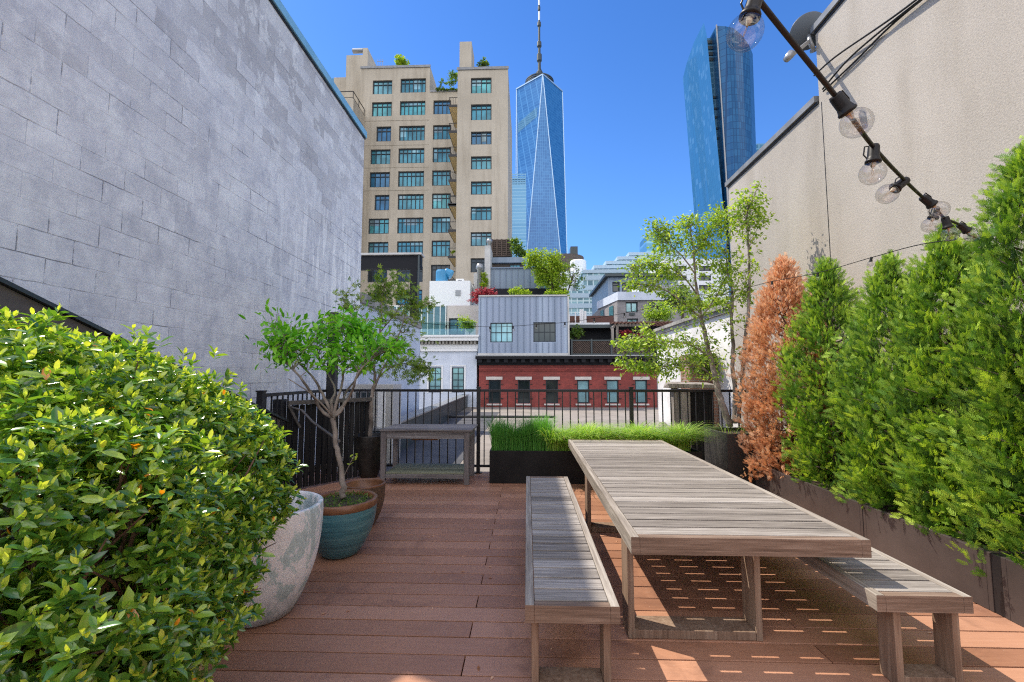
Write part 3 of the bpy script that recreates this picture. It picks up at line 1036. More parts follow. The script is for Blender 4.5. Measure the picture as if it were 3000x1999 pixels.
def window(parent, h, y, cols, rows, bar, mf, mg, label=None, name="window", skip=None):
    """h=(x0,x1,z0,z1); rows = fractions of the height where horizontal bars sit"""
    x0, x1, z0, z1 = h
    e = 0.004
    x0 += e; x1 -= e; z0 += e; z1 -= e
    mb = MB()
    d = bar * .8
    mb.box(x0, x0 + bar, y, y + d, z0, z1); mb.box(x1 - bar, x1, y, y + d, z0, z1)
    mb.box(x0 + bar, x1 - bar, y, y + d, z0, z0 + bar); mb.box(x0 + bar, x1 - bar, y, y + d, z1 - bar, z1)
    for i in range(1, cols):
        x = x0 + (x1 - x0) * i / cols
        mb.box(x - bar * .4, x + bar * .4, y + .01, y + d - .004, z0 + bar, z1 - bar)
    for r in rows:
        z = z0 + (z1 - z0) * r
        mb.box(x0 + bar, x1 - bar, y + .004, y + d - .008, z - bar * .4, z + bar * .4)
    w = mb.build(name, mf, parent)
    if label: w['label'] = label
    mb = MB()
    mb.box(x0, x1, y + d + .002, y + d + .03, z0, z1)
    p = mb.build("pane", mg, w)
    return w


# ================================================================== BEIGE APARTMENT TOWER
YF, YR = 60.0, 54.0
t = thing("apartment_tower", (-14, 62, -14), "beige apartment tower with teal windows and small stacked balconies behind the roofs", "building")
rowsA = [(412, 452, 578, 570), (405, 637, 574, 758), (443, 845, 568, 972), (393, 1040, 563, 1165), (386, 1233, 557, 1362), (428, 1427, 553, 1558)]
rowsB = [(648, 436, 864, 556), (643, 628, 860, 748), (636, 838, 855, 965), (631, 1030, 851, 1157), (628, 1225, 848, 1356), (625, 1420, 846, 1552)]
rowsC = [(928, 622, 1078, 740), (925, 832, 1080, 955), (922, 1023, 1078, 1150), (918, 1218, 1077, 1348), (917, 1414, 1076, 1545)]
rowsA3 = [(178, 203, 312, 303), (175, 357, 308, 452), (172, 525, 300, 622), (172, 690, 296, 780)]
rowsB3 = [(367, 197, 538, 300), (365, 352, 536, 450), (362, 520, 534, 620), (360, 670, 530, 770)]
rowsC3 = [(594, 192, 716, 297), (592, 347, 714, 453), (588, 506, 714, 612), (588, 668, 714, 770)]
holesL = [rect(z2, *r, YF) for r in rowsA + rowsB + rowsC] + [rect(z3, *r, YF) for r in rowsA3 + rowsB3 + rowsC3]
colsn = [4 if r in rowsA and (r[2] - r[0]) > 140 else 3 for r in rowsA] + [6] * 6 + [4] * 5 + [4] * 4 + [6] * 4 + [4] * 4
xl = W(*D(826, 300), Y=YF).x
xm = W(*z2(935, 400), Y=YF).x
xw = W(*D(1052, 400), Y=YF).x + .8
ztopL = W(*z2(600, 335), Y=YF).z
ztopM = W(*z2(1040, 540), Y=YF).z
h1 = [h for h in holesL if h[0] < xm]
h2 = [h for h in holesL if h[0] >= xm - .6]
mb = MB()
xsplit = xm + .3 if True else xm
h1 = [h for h in holesL if h[1] < xsplit + .5]
h2 = [h for h in holesL if h not in h1]
xs_ = (max(h[1] for h in h1) + min(h[0] for h in h2)) / 2
facade(mb, xl, xs_, -14, ztopL, YF, h1, .35)
shell(mb, xl, xs_, YF, 72, -14, ztopL)
facade(mb, xs_ + .001, xw, -14, ztopM, YF, h2, .35)
shell(mb, xs_ + .001, xw, YF, 72, -14, ztopM)
# right wing
xa = W(*z2(1133, 600), Y=YR).x; xb = W(*z2(1560, 900), Y=YR).x
xb = W(*D(1167, 380), Y=YR).x
ztR = W(*z2(1340, 347), Y=YR).z
rowsE = [(1247, 430, 1423, 562), (1247, 655, 1423, 790), (1247, 887, 1423, 998), (1247, 1098, 1423, 1210), (1247, 1311, 1424, 1424)]
rowsE3 = [(848, 125, 986, 214), (848, 292, 986, 384), (848, 463, 986, 556), (848, 632, 986, 720)]
holesR = [rect(z2, *r, YR) for r in rowsE] + [rect(z3, *r, YR) for r in rowsE3]
facade(mb, xa, xb, -14, ztR, YR, holesR, .35)
shell(mb, xa, xb, YR, 70, -14, ztR)
mb.box(W(*z2(1150, 300), Y=YR).x, W(*z2(1252, 300), Y=YR).x, YR + .02, YR + 3, ztR + .01, W(*z2(1200, 122), Y=YR).z)
# left nearer wing and rooftop volumes
xq = W(*D(812, 240), Y=55.8).x
zq = W(*D(812, 227), Y=55.8).z
mb.box(-40, xq, 55.8, YF + .6, -14, zq)
x2_, x3_ = W(*D(765, 250), Y=62).x, W(*D(824, 200), Y=62).x
mb.box(x2_, xl + .4, 61.99, 72, -14, W(*D(790, 178), Y=62).z)
mb.box(W(*D(796, 150), Y=62).x, W(*D(845, 150), Y=62).x, 61.9, 66, 30, W(*D(820, 128), Y=62).z)
mb.box(W(*D(834, 120), Y=62).x, W(*D(845, 120), Y=62).x, 61.95, 65.9, 30, W(*D(840, 111), Y=62).z)
mb.build("wall", M['beige'], t)
# roof edge trims
mb = MB()
mb.box(xl - .1, xs_ + .1, YF - .12, YF - .002, ztopL - .25, ztopL + .1)
mb.build("roof_trim", M['coping'], t); mb = MB()
mb.box(xa - .1, xb + .1, YR - .12, YR - .002, ztR - .25, ztR + .1)
mb.build("roof_trim", M['coping'], t); mb = MB()
mb.box(xs_ + .1, xw, YF - .1, YF - .002, ztopM - .2, ztopM + .1)
mb.build("roof_trim", M['coping'], t)
# string courses
mb = MB()
for v in (1000, 1385, 790, 1190):
    z = W(*z2(700, v), Y=YF).z
    mb.box(xl, xs_, YF - .04, YF - .003, z - .06, z + .06)
mb.build("string_course", M['beige'], t)
glz = ['g_teal', 'g_mid', 'g_blue', 'g_mid', 'g_teal2', 'g_mid']
rr = random.Random(5)
for h in holesL + holesR[:7]:
    if rr.random() < .55:
        wdt = h[1] - h[0]; a0 = h[0] + wdt * rr.choice((0, 0, .25, .5)); a1 = min(h[1], a0 + wdt * rr.choice((.25, .5, .75)))
        yb = (YF if h[0] < xw - 1.5 and h in holesL else YR) + .262
        z_ = h[3] - (h[3] - h[2]) * rr.choice((.28, .45, .7))
        mb = MB(); mb.box(a0 + .02, a1 - .02, yb, yb + .012, z_, h[3] - .1)
        mb.build("window_blind", M['g_pale'] if rr.random() < .6 else M['g_blind'], t)
for h, c in zip(holesL, colsn):
    gm = M['g_dark'] if h[3] < 17.2 and rr.random() < .7 else M[rr.choice(glz)]
    window(t, h, YF + .18, c, [0.72], .13, M['frame_dark'], gm)
for i, h in enumerate(holesR):
    gm = M[rr.choice(glz)] if i < 7 else M['g_dark']
    window(t, h, YR + .18, 4, [0.74], .13, M['frame_dark'], gm)
# side windows on the near-left wing
mb = MB(); zc = W(*D(828, 288), X=xq).z
mb.box(xq + .002, xq + .08, 57.2, 59.3, zc - 2.2, zc + 0.4)
w_ = mb.build("side_window", M['g_dark'], t)
# balconies
for v in (640, 860, 1062, 1275, 1485):
    u0, vv_ = z2(1058, v + 22)
    x0b = W(u0, vv_, Y=YR + .6).x; zbb = W(u0, vv_, Y=YR + .6).z
    mb = MB(); mb.box(x0b, xa - .004, YR + .6, YF - .2, zbb - .12, zbb)
    bal = mb.build("balcony", M['balc'], t)
    mb = MB()
    for k in range(8):
        yy = YR + .65 + k * .72
        mb.box(x0b + .02, x0b + .06, yy, yy + .04, zbb + .002, zbb + 1.0)
    mb.box(x0b + .01, x0b + .07, YR + .61, YF - .25, zbb + 1.002, zbb + 1.06)
    mb.box(x0b + .08, xa - .01, YR + .61, YR + .67, zbb + 1.003, zbb + 1.062)
    for k in range(4):
        mb.box(x0b + .2 + k * .22, x0b + .23 + k * .22, YR + .62, YR + .66, zbb + .002, zbb + 1.0)
    mb.box(x0b - .03, x0b - .003, YR + .6, YF - .2, zbb - .16, zbb + .02)
    mb.box(x0b - .03, xa - .01, YR + .56, YR + .597, zbb - .30, zbb + .02)
    mb.build("railing", M['black'], bal)
for v in (90, 262, 435, 590):
    u0, vv_ = z3(700, v + 14)
    x0b = W(u0, vv_, Y=YR + .6).x; zbb = W(u0, vv_, Y=YR + .6).z
    mb = MB(); mb.box(x0b, xa - .004, YR + .6, YF - .2, zbb - .12, zbb)
    bal = mb.build("balcony", M['balc'], t)
    mb = MB()
    mb.box(x0b + .01, x0b + .07, YR + .61, YF - .25, zbb + 1.002, zbb + 1.06)
    mb.box(x0b + .08, xa - .01, YR + .61, YR + .67, zbb + 1.003, zbb + 1.062)
    for k in range(8):
        yy = YR + .65 + k * .72
        mb.box(x0b + .02, x0b + .06, yy, yy + .04, zbb + .002, zbb + 1.0)
    mb.box(x0b - .03, x0b - .003, YR + .6, YF - .2, zbb - .16, zbb + .02)
    mb.box(x0b - .03, xa - .01, YR + .56, YR + .597, zbb - .30, zbb + .02)
    mb.build("railing", M['black'], bal)
# roof terrace railing at the left
mb = MB()
zz = zq
for (a, b) in (((xq - .1, 55.9), (xq - .1, 59.9)), ((xq - 3.6, 55.9), (xq - .1, 55.9))):
    mb.bar((a[0], a[1], zz + 1.1), (b[0], b[1], zz + 1.1), .09)
    mb.bar((a[0], a[1], zz + .25), (b[0], b[1], zz + .25), .05)
for p in ((xq - .1, 55.9), (xq - .1, 59.9), (xq - 3.6, 55.9), (xq - .1, 57.9)):
    mb.bar((p[0], p[1], zz), (p[0], p[1], zz + 1.12), .07)
mb.build("roof_railing", M['black'], t)
mb = MB(); mb.tube([W(*D(811, 118), Y=62.5), W(*D(835, 117), Y=62.5)], .35, 12)
mb.build("roof_duct", M['steel_grey'], t)
mb = MB(); mb.box(x2_ - .5, x2_ - .01, 62, 66, 20, W(*D(790, 178), Y=62).z - .1)
mb.build("blue_side", M['duct_blue'], t)
mb = MB()
for k in range(3):
    p = W(*z2(455 + 20 * k, 335), Y=62); mb.bar(p, p + Vector((0, 0, 1.2)), .05)
p = W(*z2(450, 292), Y=62); q = W(*z2(505, 292), Y=62); mb.bar(p, q, .05)
mb.build("roof_ladder", M['steel_grey'], t)


# ================================================================== simple leaf cloud plants (distance)
def cloud(name, blobs, n, leafsz, mat, label, cat='shrub', group=None, trunk=None, squash=1.0):
    """blobs: list of (center Vector, r) ; thing with crown (+ trunk)"""
    c0 = blobs[0][0]
    zmin = min(b[0].z - b[1] for b in blobs)
    r = thing(name, (c0.x, c0.y, trunk[0][2] if trunk else zmin), label, cat, group)
    P = []
    tot = sum(b[1] ** 2 for b in blobs)
    for c, rad in blobs:
        k = max(8, int(n * rad ** 2 / tot))
        # clumps inside each blob
        nc = max(4, k // 22)
        cc = unit(nc) * (rng.random((nc, 1)) ** .4) * rad * .85
        idx = rng.integers(0, nc, k)
        p = cc[idx] + rng.normal(size=(k, 3)) * rad * .19
        p[:, 2] *= squash
        P.append(p + vec(c))
    P = np.vstack(P)
    k = len(P)
    d = unit(k); d[:, 2] = d[:, 2] * .6
    V, F = scatter(LEAF2_V, LEAF2_F, P, d, unit(k) * .7 + np.array([0, 0, 1.0]), leafsz * (0.6 + .7 * rng.random(k)))
    np_mesh("crown", V, F, np.repeat(rng.random(k), 2), mat, r)
    if trunk:
        mb = MB()
        a = Vector(trunk[0]); b = Vector(trunk[1]); w = trunk[2]
        mb.tube([a, a.lerp(b, .5) + Vector((w * .8, 0, 0)), b], [w, w * .8, w * .4], 7)
        for c, rad in blobs:
            for q in range(3):
                e = c + Vector(unit(1)[0]) * rad * .7
                mb.tube([a.lerp(b, .4 + .15 * q), (a.lerp(b, .8) + e) / 2, e], [w * .4, w * .25, w * .1], 5)
        mb.build("trunk", M['bark_dark'], r)
    return r


# tower roof plants
def PB(fn, x, y, Y, r): return (W(*fn(x, y), Y=Y), r)


cloud("roof_shrub", [PB(z2, 655, 300, 61, 1.0), PB(z2, 640, 275, 61, .6), PB(z2, 675, 305, 61, .7)], 700, .35, M['l_lime'], "round green shrub on the beige tower's left roof edge", group="plants on the beige tower roof")
cloud("roof_shrub", [PB(z2, 1095, 420, 61, .9), PB(z2, 1085, 455, 61, .9), PB(z2, 1115, 400, 61, .6)], 450, .3, M['l_dark'], "airy tree beside the beige tower's chimney wing, above the ledge", group="plants on the beige tower roof")
cloud("roof_shrub", [PB(z2, 1010, 470, 60.5, .5), PB(z2, 1000, 520, 60.5, .5)], 220, .25, M['l_dark'], "small shrub at the stepped parapet of the beige tower", group="plants on the beige tower roof")
cloud("roof_shrub", [PB(z2, 1350, 310, 55, .55), PB(z2, 1325, 330, 55, .4), PB(z2, 1380, 325, 55, .4), PB(z2, 1352, 275, 55, .25)], 420, .28, M['l_dark'], "small dark shrub right of the beige tower's chimney", group="plants on the beige tower roof")
cloud("hanging_planting", [PB(z2, 960 + 28 * i, 528, 59.8, .28) for i in range(7)], 500, .22, M['l_dark'], "trailing green planting along the ledge of the beige tower", group="plants on the beige tower roof", squash=.5)
cloud("balcony_plant", [PB(z3, 735, 415, 55.3, .33)], 150, .2, M['l_lime'], "yellow green potted plant on a balcony of the beige tower", "plant")

# ================================================================== SUPERTALL TOWER
t = thing("glass_skyscraper", (20, 570, -14), "very tall tapering blue glass skyscraper with a spire", "skyscraper")
cx_, cy_, hw = 18.0, 570.5, 31.5
ph = math.radians(6)
def rp(x, y, z): return (cx_ + x * math.cos(ph) - y * math.sin(ph), cy_ + x * math.sin(ph) + y * math.cos(ph), z)
zlo, zhi = 37.0, 389.0
bc = [(-hw, -hw), (hw, -hw), (hw, hw), (-hw, hw)]
tc_ = [(0, -hw), (hw, 0), (0, hw), (-hw, 0)]
mb = MB()
for i in range(4):
    a, b = bc[i], bc[(i + 1) % 4]
    mb.quad(rp(*a, -14), rp(*b, -14), rp(*b, zlo), rp(*a, zlo))
    mb.poly([rp(*a, zlo), rp(*b, zlo), rp(*tc_[i], zhi)])
    mb.poly([rp(*b, zlo), rp(*tc_[(i + 1) % 4], zhi), rp(*tc_[i], zhi)])
mb.poly([rp(*p, zhi) for p in tc_])
mb.build("glass_shaft", M['wtc'], t)
mb = MB()
for i in range(4):
    for a, zz0 in ((bc[i], zlo), (bc[(i + 1) % 4], zlo)):
        mb.bar(rp(*a, zz0), rp(*tc_[i], zhi), 1.1)
    mb.bar(rp(*tc_[i], zhi), rp(*tc_[(i + 1) % 4], zhi), 1.6)
mb.build("steel_edges", M['wtc_edge'], t)
mb = MB()
for k in range(4):
    mb.lathe([(18.5 - .1 * k, 0), (19.5, 0), (19.5, 1.4), (18.5, 1.4)], rp(0, 0, zhi + 2 + 2.6 * k), 40)
for k in range(24):
    an = k * math.pi / 12
    mb.bar(rp(19 * math.cos(an), 19 * math.sin(an), zhi), rp(19 * math.cos(an), 19 * math.sin(an), zhi + 11), .5)
mb.lathe([(16, 0), (16, 9), (0.1, 10)], rp(0, 0, zhi), 32)
mb.build("roof_ring", M['steel_dark'], t)
mb = MB()
pr = [(1.6, 0), (1.6, 12), (4.5, 14), (4.7, 22), (2.2, 25), (2.0, 37), (3.4, 39), (3.4, 48), (1.8, 50), (1.8, 58), (3.2, 60), (3.0, 66), (1.5, 68), (1.5, 88), (2.6, 90), (2.5, 95), (1.0, 97), (1.0, 112), (1.8, 113), (1.8, 118), (.9, 119), (.9, 145), (0.4, 160)]
mb.lathe(pr, rp(0, 0, zhi + 3), 12)
for k in range(6):
    an = k * math.pi / 3
    mb.bar(rp(13 * math.cos(an), 13 * math.sin(an), zhi + 8), rp(1, 1, zhi + 34), .35)
mb.build("spire", M['steel_dark'], t)
mb = MB()
for z0_, z1_ in ((zhi + 3 + 98, zhi + 3 + 111), (zhi + 3 + 120, zhi + 3 + 146)):
    mb.lathe([(1.25, z0_), (1.25, z1_)], rp(0, 0, 0), 12)
mb.build("spire_sleeve", M['white_paint'], t)
# louvred mechanical band on the pale left face
mb = MB()
A, B_ = Vector(rp(*tc_[3], zhi)), Vector(rp(*tc_[0], zhi)); L = Vector(rp(*bc[0], zlo))
nrm = (B_ - A).cross(L - A).normalized()
if nrm.y > 0: nrm = -nrm
for k in range(22):
    f1 = .08 + .84 * k / 22
    for (s0, s1) in ((.115, .155),):
        a = A.lerp(B_, f1); a0 = a.lerp(L, s0 + .035 * (1 - f1)); a1 = a.lerp(L, s1 + .035 * (1 - f1))
        mb.bar(a0 + nrm * .15, a1 + nrm * .15, .55, .2)
mb.build("louvre_band", M['navy_glass'], t)

t = thing("glass_office_block", (-10, 480, -14), "lower blue glass office block with banded floors left of the tall skyscraper", "building")
x0, x1, _, z1 = rect(D, 1168, 430, 1209, 300, 480)
ztp = W(*D(1190, 425), Y=480).z
mb = MB(); mb.box(W(*D(1150, 430), Y=480).x, x1, 480, 520, -14, ztp); mb.build("wall", M['slab_glass'], t)
mb = MB()
zt2 = W(*D(1190, 398), Y=480).z
mb.box(W(*D(1160, 430), Y=480).x, x1 - 1, 481, 519, ztp + .01, zt2 - 5)
for k in range(5):
    mb.box(W(*D(1160, 430), Y=480).x, x1 - .2, 480.3, 480.8, ztp + 1.5 + k * 2.6, ztp + 2.6 + k * 2.6)
for k in range(7):
    xx = x1 - 1 - k * 3; mb.box(xx, xx + .5, 480.0, 480.28, ztp, zt2)
mb.build("roof_louvres", M['slab_glass'], t)

# twisted blue tower, right
t = thing("curved_glass_tower", (110, 220, -14), "dark blue glass tower with a bladed top, rising behind the stucco wall", "skyscraper")
def PT(x, y, Y): return W(*zr(x, y), Y=Y)
zbot = -14
def down(a, b, z):     # extend the line a->b to height z
    tt = (z - a.z) / (b.z - a.z)
    return a + (b - a) * tt
L0, L1 = PT(62, 320, 246), PT(148, 1330, 246)
Lm0, Lm1 = PT(150, 40, 224), PT(222, 640, 224)
C0, C1 = PT(170, 130, 220), PT(292, 1400, 220)
mb = MB()
K0, K1 = PT(92, 200, 238), PT(170, 1330, 238)
Lb, Kb, Cb = down(L0, L1, zbot), down(K0, K1, zbot), down(C0, C1, zbot)
mb.quad(Lb, Kb, K0, L0)
apex = PT(150, 40, 224)
mb.poly([Kb, Cb, C0, apex, K0])
# back side thickness
bk = Vector((0, 14, 0))
mb.quad(Cb, Cb + bk, C0 + bk, C0)
mb.quad(C0, C0 + bk, apex + bk, apex)
mb.quad(apex, apex + bk, K0 + bk, K0)
mb.quad(K0, K0 + bk, L0 + bk, L0)
mb.quad(Lb, L0, L0 + bk, Lb + bk)
mb.poly([Kb + bk, K0 + bk, apex + bk, C0 + bk, Cb + bk])
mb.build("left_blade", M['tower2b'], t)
# recessed slot with dark floors
mb = MB()
S0, S1 = PT(165, 150, 225), PT(285, 1400, 225)
T0, T1 = PT(247, 148, 225), PT(330, 1400, 225)
mb.quad(down(S0, S1, zbot), down(T0, T1, zbot), T0, S0)
mb.quad(S0, T0, T0 + bk, S0 + bk)
mb.build("slot_glass", M['navy_glass'], t)
mb = MB()
for k, v in enumerate((165, 205, 248, 287, 560, 640, 700, 780, 850)):
    hgt = 22 if k < 4 else 14
    a = PT(168 + (v - 150) * .11, v, 224.6); b = PT(244 + (v - 150) * .075, v, 224.6)
    a2 = PT(168 + (v - 150) * .11, v + hgt, 224.6); b2 = PT(244 + (v - 150) * .075, v + hgt, 224.6)
    mb.quad(a2, b2, b, a)
    mb.build("dark_floor", M['steel_dark'], t); mb = MB()
# right curved face
mb = MB()
top = [(238, 62, 219), (300, 66, 216.5), (360, 78, 216.5), (420, 130, 218), (470, 200, 221), (495, 262, 227)]
bot = [(325, 1400, 219), (380, 1400, 216.5), (430, 1400, 216.5), (475, 1400, 218), (512, 1400, 221), (536, 1400, 227)]
tp = [PT(*a) for a in top]; bt = [down(PT(*a), PT(*b), zbot) for a, b in zip(top, bot)]
for i in range(len(tp) - 1):
    mb.quad(bt[i], bt[i + 1], tp[i + 1], tp[i])
mb.quad(bt[0] + bk, bt[0], tp[0], tp[0] + bk)
mb.quad(bt[-1], bt[-1] + bk, tp[-1] + bk, tp[-1])
for i in range(len(tp) - 1):
    mb.quad(tp[i], tp[i + 1], tp[i + 1] + bk, tp[i] + bk)
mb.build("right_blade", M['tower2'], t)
mb = MB()
mb.bar(tp[0] + Vector((-.2, -.5, 0)), bt[0] + Vector((-.2, -.5, 0)), .55)
mb.build("edge_fin", M['steel_grey'], t)

t = thing("grey_tower", (140, 260, -14), "distant blue tower with a gridded top just above the stucco wall's roofline", "building")
x0, x1, _, z1 = rect(D, 1738, 330, 1772, 320, 260)
mb = MB(); mb.box(x0, x1 + 12, 260, 280, -14, z1); mb.build("wall", M['navy_glass'], t)

# ================================================================== WHITE BUILDING (lower centre-left)
YW = 25.0
t = thing("white_house", (-6, 26, -14), "pale white townhouse with dentil cornice and two tall black framed windows", "building")
x1w = W(*z3(888, 1200), Y=YW).x
h = [rect(z3, 574, 1180, 655, 1345, YW), rect(z3, 725, 1180, 805, 1345, YW), rect(z3, 430, 1180, 500, 1345, YW)]
zc0 = W(*z3(700, 1075), Y=YW).z
mb = MB(); facade(mb, -12, x1w, -14, zc0, YW, h, .12); shell(mb, -12, x1w, YW, 40, -14, zc0)
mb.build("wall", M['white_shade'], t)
for q in h:
    window(t, q, YW + .05, 2, [.25, .5, .75], .05, M['frame_dark'], M['g_pale'])
    mb = MB(); a, b, c, d = q
    mb.box(a - .1, a - .01, YW - .03, YW - .002, c - .02, d + .08); mb.box(b + .01, b + .1, YW - .03, YW - .002, c - .02, d + .08)
    mb.box(a - .1, b + .1, YW - .05, YW - .002, d + .082, d + .13)
    mb.build("window_trim", M['frame_white'], t)
mb = MB()
zz = lambda v: W(*z3(700, v), Y=YW).z
mb.box(-12, x1w + .05, YW - .12, YW + .3, zz(1075), zz(1058)); mb.box(-12, x1w + .08, YW - .08, YW + .3, zz(1057), zz(1030))
mb.box(-12, x1w + .12, YW - .42, YW + .3, zz(1008), zz(985)); mb.box(-12, x1w + .16, YW - .52, YW + .3, zz(984), zz(972))
mb.build("cornice", M['frame_white'], t)
mb = MB()
x = -12
while x < x1w:
    mb.box(x, x + .11, YW - .3, YW - .1, zz(1028), zz(1010)); x += .2
mb.box(-12, x1w + .06, YW - .1, YW + .3, zz(1029), zz(1009))
mb.build("dentils", M['stone_coping'], t)
# terrace penthouse behind
ztr = zz(972)
YP = 28.5
mb = MB()
r1 = rect(z3, 578, 612, 845, 770, YP)
mb.box(r1[0], r1[1], YP, YP + 4, r1[2] - .05, r1[3])
mb.build("penthouse_box", M['white_paint'], t)
r2 = rect(z3, 696, 752, 900, 968, YP)
hd = [rect(z3, 706, 858, 812, 968, YP)]
mb = MB(); facade(mb, r2[0], r2[1] + 1, ztr - .5, r1[2] - .06, YP - .1, hd, .3); shell(mb, r2[0], r2[1] + 1, YP - .1, YP + 5, ztr - .5, r1[2] - .06)
mb.build("penthouse_wall", M['cream'], t)
window(t, hd[0], YP + .05, 2, [], .07, M['frame_dark'], M['g_green'], name="patio_door")
r3 = rect(z3, 520, 773, 690, 965, YP)
window(t, (r3[0] - 2, r3[1], ztr - .3, r3[3]), YP - .05, 9, [], .07, M['frame_white'], M['g_green'], name="glass_wall")
mb = MB(); mb.box(r3[0] - 2, r3[1], YP + .1, YP + 4, ztr - .4, r3[3] - .02); mb.build("room_behind", M['cement'], t)
mb = MB()
r = rect(z3, 750, 675, 783, 712, YP)
for k in range(6):
    zz_ = r[2] + (r[3] - r[2]) * k / 6
    mb.box(r[0], r[1], YP - .06, YP - .003, zz_ + .02, zz_ + .075)
mb.build("vent_grille", M['steel_grey'], t)
mb = MB(); r = rect(z3, 748, 592, 797, 626, YP)
mb.box(r[0], r[1], YP + .3, YP + 1.5, r1[3] + .002, r[3]); ac = mb.build("air_conditioner", M['white_paint'], t)
mb = MB(); mb.box(r[0] + .12, r[1] - .1, YP + .26, YP + .297, r1[3] + .1, r[3] - .12); mb.build("fan_grille", M['steel_dark'], ac)
mb = MB()
p0 = W(*z3(660, 612), Y=YP + .8)
mb.lathe([(.01, .0), (.42, .0), (.42, .75), (.36, .9), (.01, .95)], (p0.x, p0.y, r1[3] + .002), 16)
p1 = W(*z3(722, 575), Y=YP + .8)
mb.tube([(p0.x + .1, p0.y, r1[3] + .6), ((p0.x + p1.x) / 2, p0.y, r1[3] + .75), p1], [.28, .3, .34], 12)
mb.build("blue_tank", M['duct_blue'], t)
mb = MB(); x = -8.6
mb.box(-9, x1w - .1, YW + .25, YW + .27, ztr + .002, ztr + .85)
mb.build("glass_balustrade", M['rail_glass'], t)
cloud("potted_tree", [PB(z3, 812, 885, 26.4, .48), PB(z3, 838, 900, 26.4, .42), PB(z3, 845, 935, 26.4, .28)], 1100, .13, M['l_lime'], "small yellow green tree on the white house's terrace", "tree", trunk=(W(*z3(842, 965), Y=26.4), W(*z3(835, 900), Y=26.4), .04))

# terrace lawn strip
rg = rect(z3, 535, 950, 680, 968, 26)
mb = MB(); mb.box(-9, rg[1], 25.6, 28.2, ztr, ztr + .12)
lawn = mb.build("terrace_grass", flat("terrace_lawn", (0.10, 0.22, 0.04), 0.9)); tag(lawn, kind='stuff')

# ================================================================== RED BRICK BUILDING + METAL BOX
t = thing("brick_house", (2, 26, -14), "dark red brick townhouse with black bracketed cornice and pale lintels", "building")
x0r, x1r = W(*z3(903, 1300), Y=YW).x, W(1925, 1150, Y=YW).x
zbr = W(1650, 1070, Y=YW).z
LX = [(1424, 1472), (1510, 1558), (1592, 1640), (1684, 1732), (1770, 1818), (1854, 1902)]
idt = lambda x, y: (x, y)
hs_ = [rect(idt, a + 7, 1114, b - 5, 1182, YW) for a, b in LX]
mb = MB(); facade(mb, x0r, x1r, -14, zbr, YW, hs_, .16); shell(mb, x0r, x1r, YW, 40, -14, zbr)
mb.build("wall", M['red_brick'], t)
mb = MB(); za = W(1650, 1087, Y=YW).z
mb.box(x0r, x1r, YW - .05, YW - .002, za - .03, za + .03); za = W(1650, 1081, Y=YW).z
mb.box(x0r, x1r, YW - .09, YW - .002, za - .05, za + .05)
mb.build("brick_band", M['red_brick'], t)
for i, ((a, b), q) in enumerate(zip(LX, hs_)):
    g = M['g_dark'] if i < 3 else M['g_pale']
    w_ = window(t, q, YW + .08, 1, [.5], .06, M['frame_dark'], g, label=None if i < 3 else "window with pale blue blind")
    r = rect(idt, a, 1104, b, 1113, YW)
    mb = MB(); mb.box(r[0], r[1], YW - .07, YW - .001, r[2], r[3]); mb.build("lintel", M['lintel'], t)
    r = rect(idt, a + 2, 1183, b - 1, 1187.5, YW)
    mb = MB(); mb.box(r[0], r[1], YW - .10, YW - .001, r[2], r[3]); mb.build("sill", M['lintel'], t)
    mb = MB()
    for sx in (q[0] - .14, q[1] + .02):
        for zk in (q[2] + .25, q[3] - .25):
            mb.box(sx, sx + .12, YW - .06, YW - .002, zk, zk + .04)
    mb.build("shutter_pins", M['black'], t)
mb = MB()
zz = lambda v: W(1650, v, Y=YW).z
mb.box(x0r - .05, x1r, YW - .12, YW + .2, zz(1070), zz(1064))
mb.box(x0r - .15, x1r + .05, YW - .55, YW + .2, zz(1053), zz(1045))
mb.box(x0r - .1, x1r, YW - .2, YW + .2, zz(1064) + .002, zz(1053) - .002)
x = x0r
while x < x1r:
    mb.box(x, x + .22, YW - .48, YW - .205, zz(1063), zz(1053) - .004); x += .48
mb.build("cornice", M['cornice'], t)
mb = MB(); zcn = zz(1044)
mb.box(x0r - .15, x1r + .05, YW - .6, YW + .3, zz(1045) + .002, zcn + .04); mb.build("gutter", M['steel_grey'], t)

t = thing("metal_clad_box", (-0.5, 26, 2), "blue grey standing seam rooftop box with two gridded black windows", "building")
r = rect(z3, 903, 720, 1482, 1103, YW)
hw_ = [rect(z3, 980, 890, 1125, 1018, YW), rect(z3, 1260, 887, 1405, 1015, YW)]
mb = MB(); facade(mb, r[0], r[1], zcn + .045, r[3], YW - .25, hw_, .12); shell(mb, r[0], r[1], YW - .25, 31, zcn + .045, r[3])
mb.build("cladding", M['siding'], t)
mb = MB(); x = r[0] + .12
while x < r[1]:
    if not any(q[0] - .02 < x < q[1] + .02 for q in hw_):
        mb.box(x - .012, x + .012, YW - .30, YW - .252, zcn + .06, r[3] - .05)
    else:
        q = [q for q in hw_ if q[0] - .02 < x < q[1] + .02][0]
        mb.box(x - .012, x + .012, YW - .30, YW - .252, zcn + .06, q[2] - .04); mb.box(x - .012, x + .012, YW - .30, YW - .252, q[3] + .04, r[3] - .05)
    x += .351
mb.build("seams", M['seam'], t)
mb = MB(); mb.box(r[0], r[1], YW - .34, YW - .2, r[3] + .002, r[3] + .08); mb.box(r[1] + .002, r[1] + .1, YW - .3, YW - .1, zcn + .05, r[3])
mb.box(r[0] - .02, r[1], YW - .36, YW - .256, zcn + .045, zcn + .16)
mb.build("edge_trim", M['cement'], t)
window(t, hw_[0], YW - .2, 4, [.5], .05, M['frame_dark'], M['g_pale'], label="window with pale blinds")
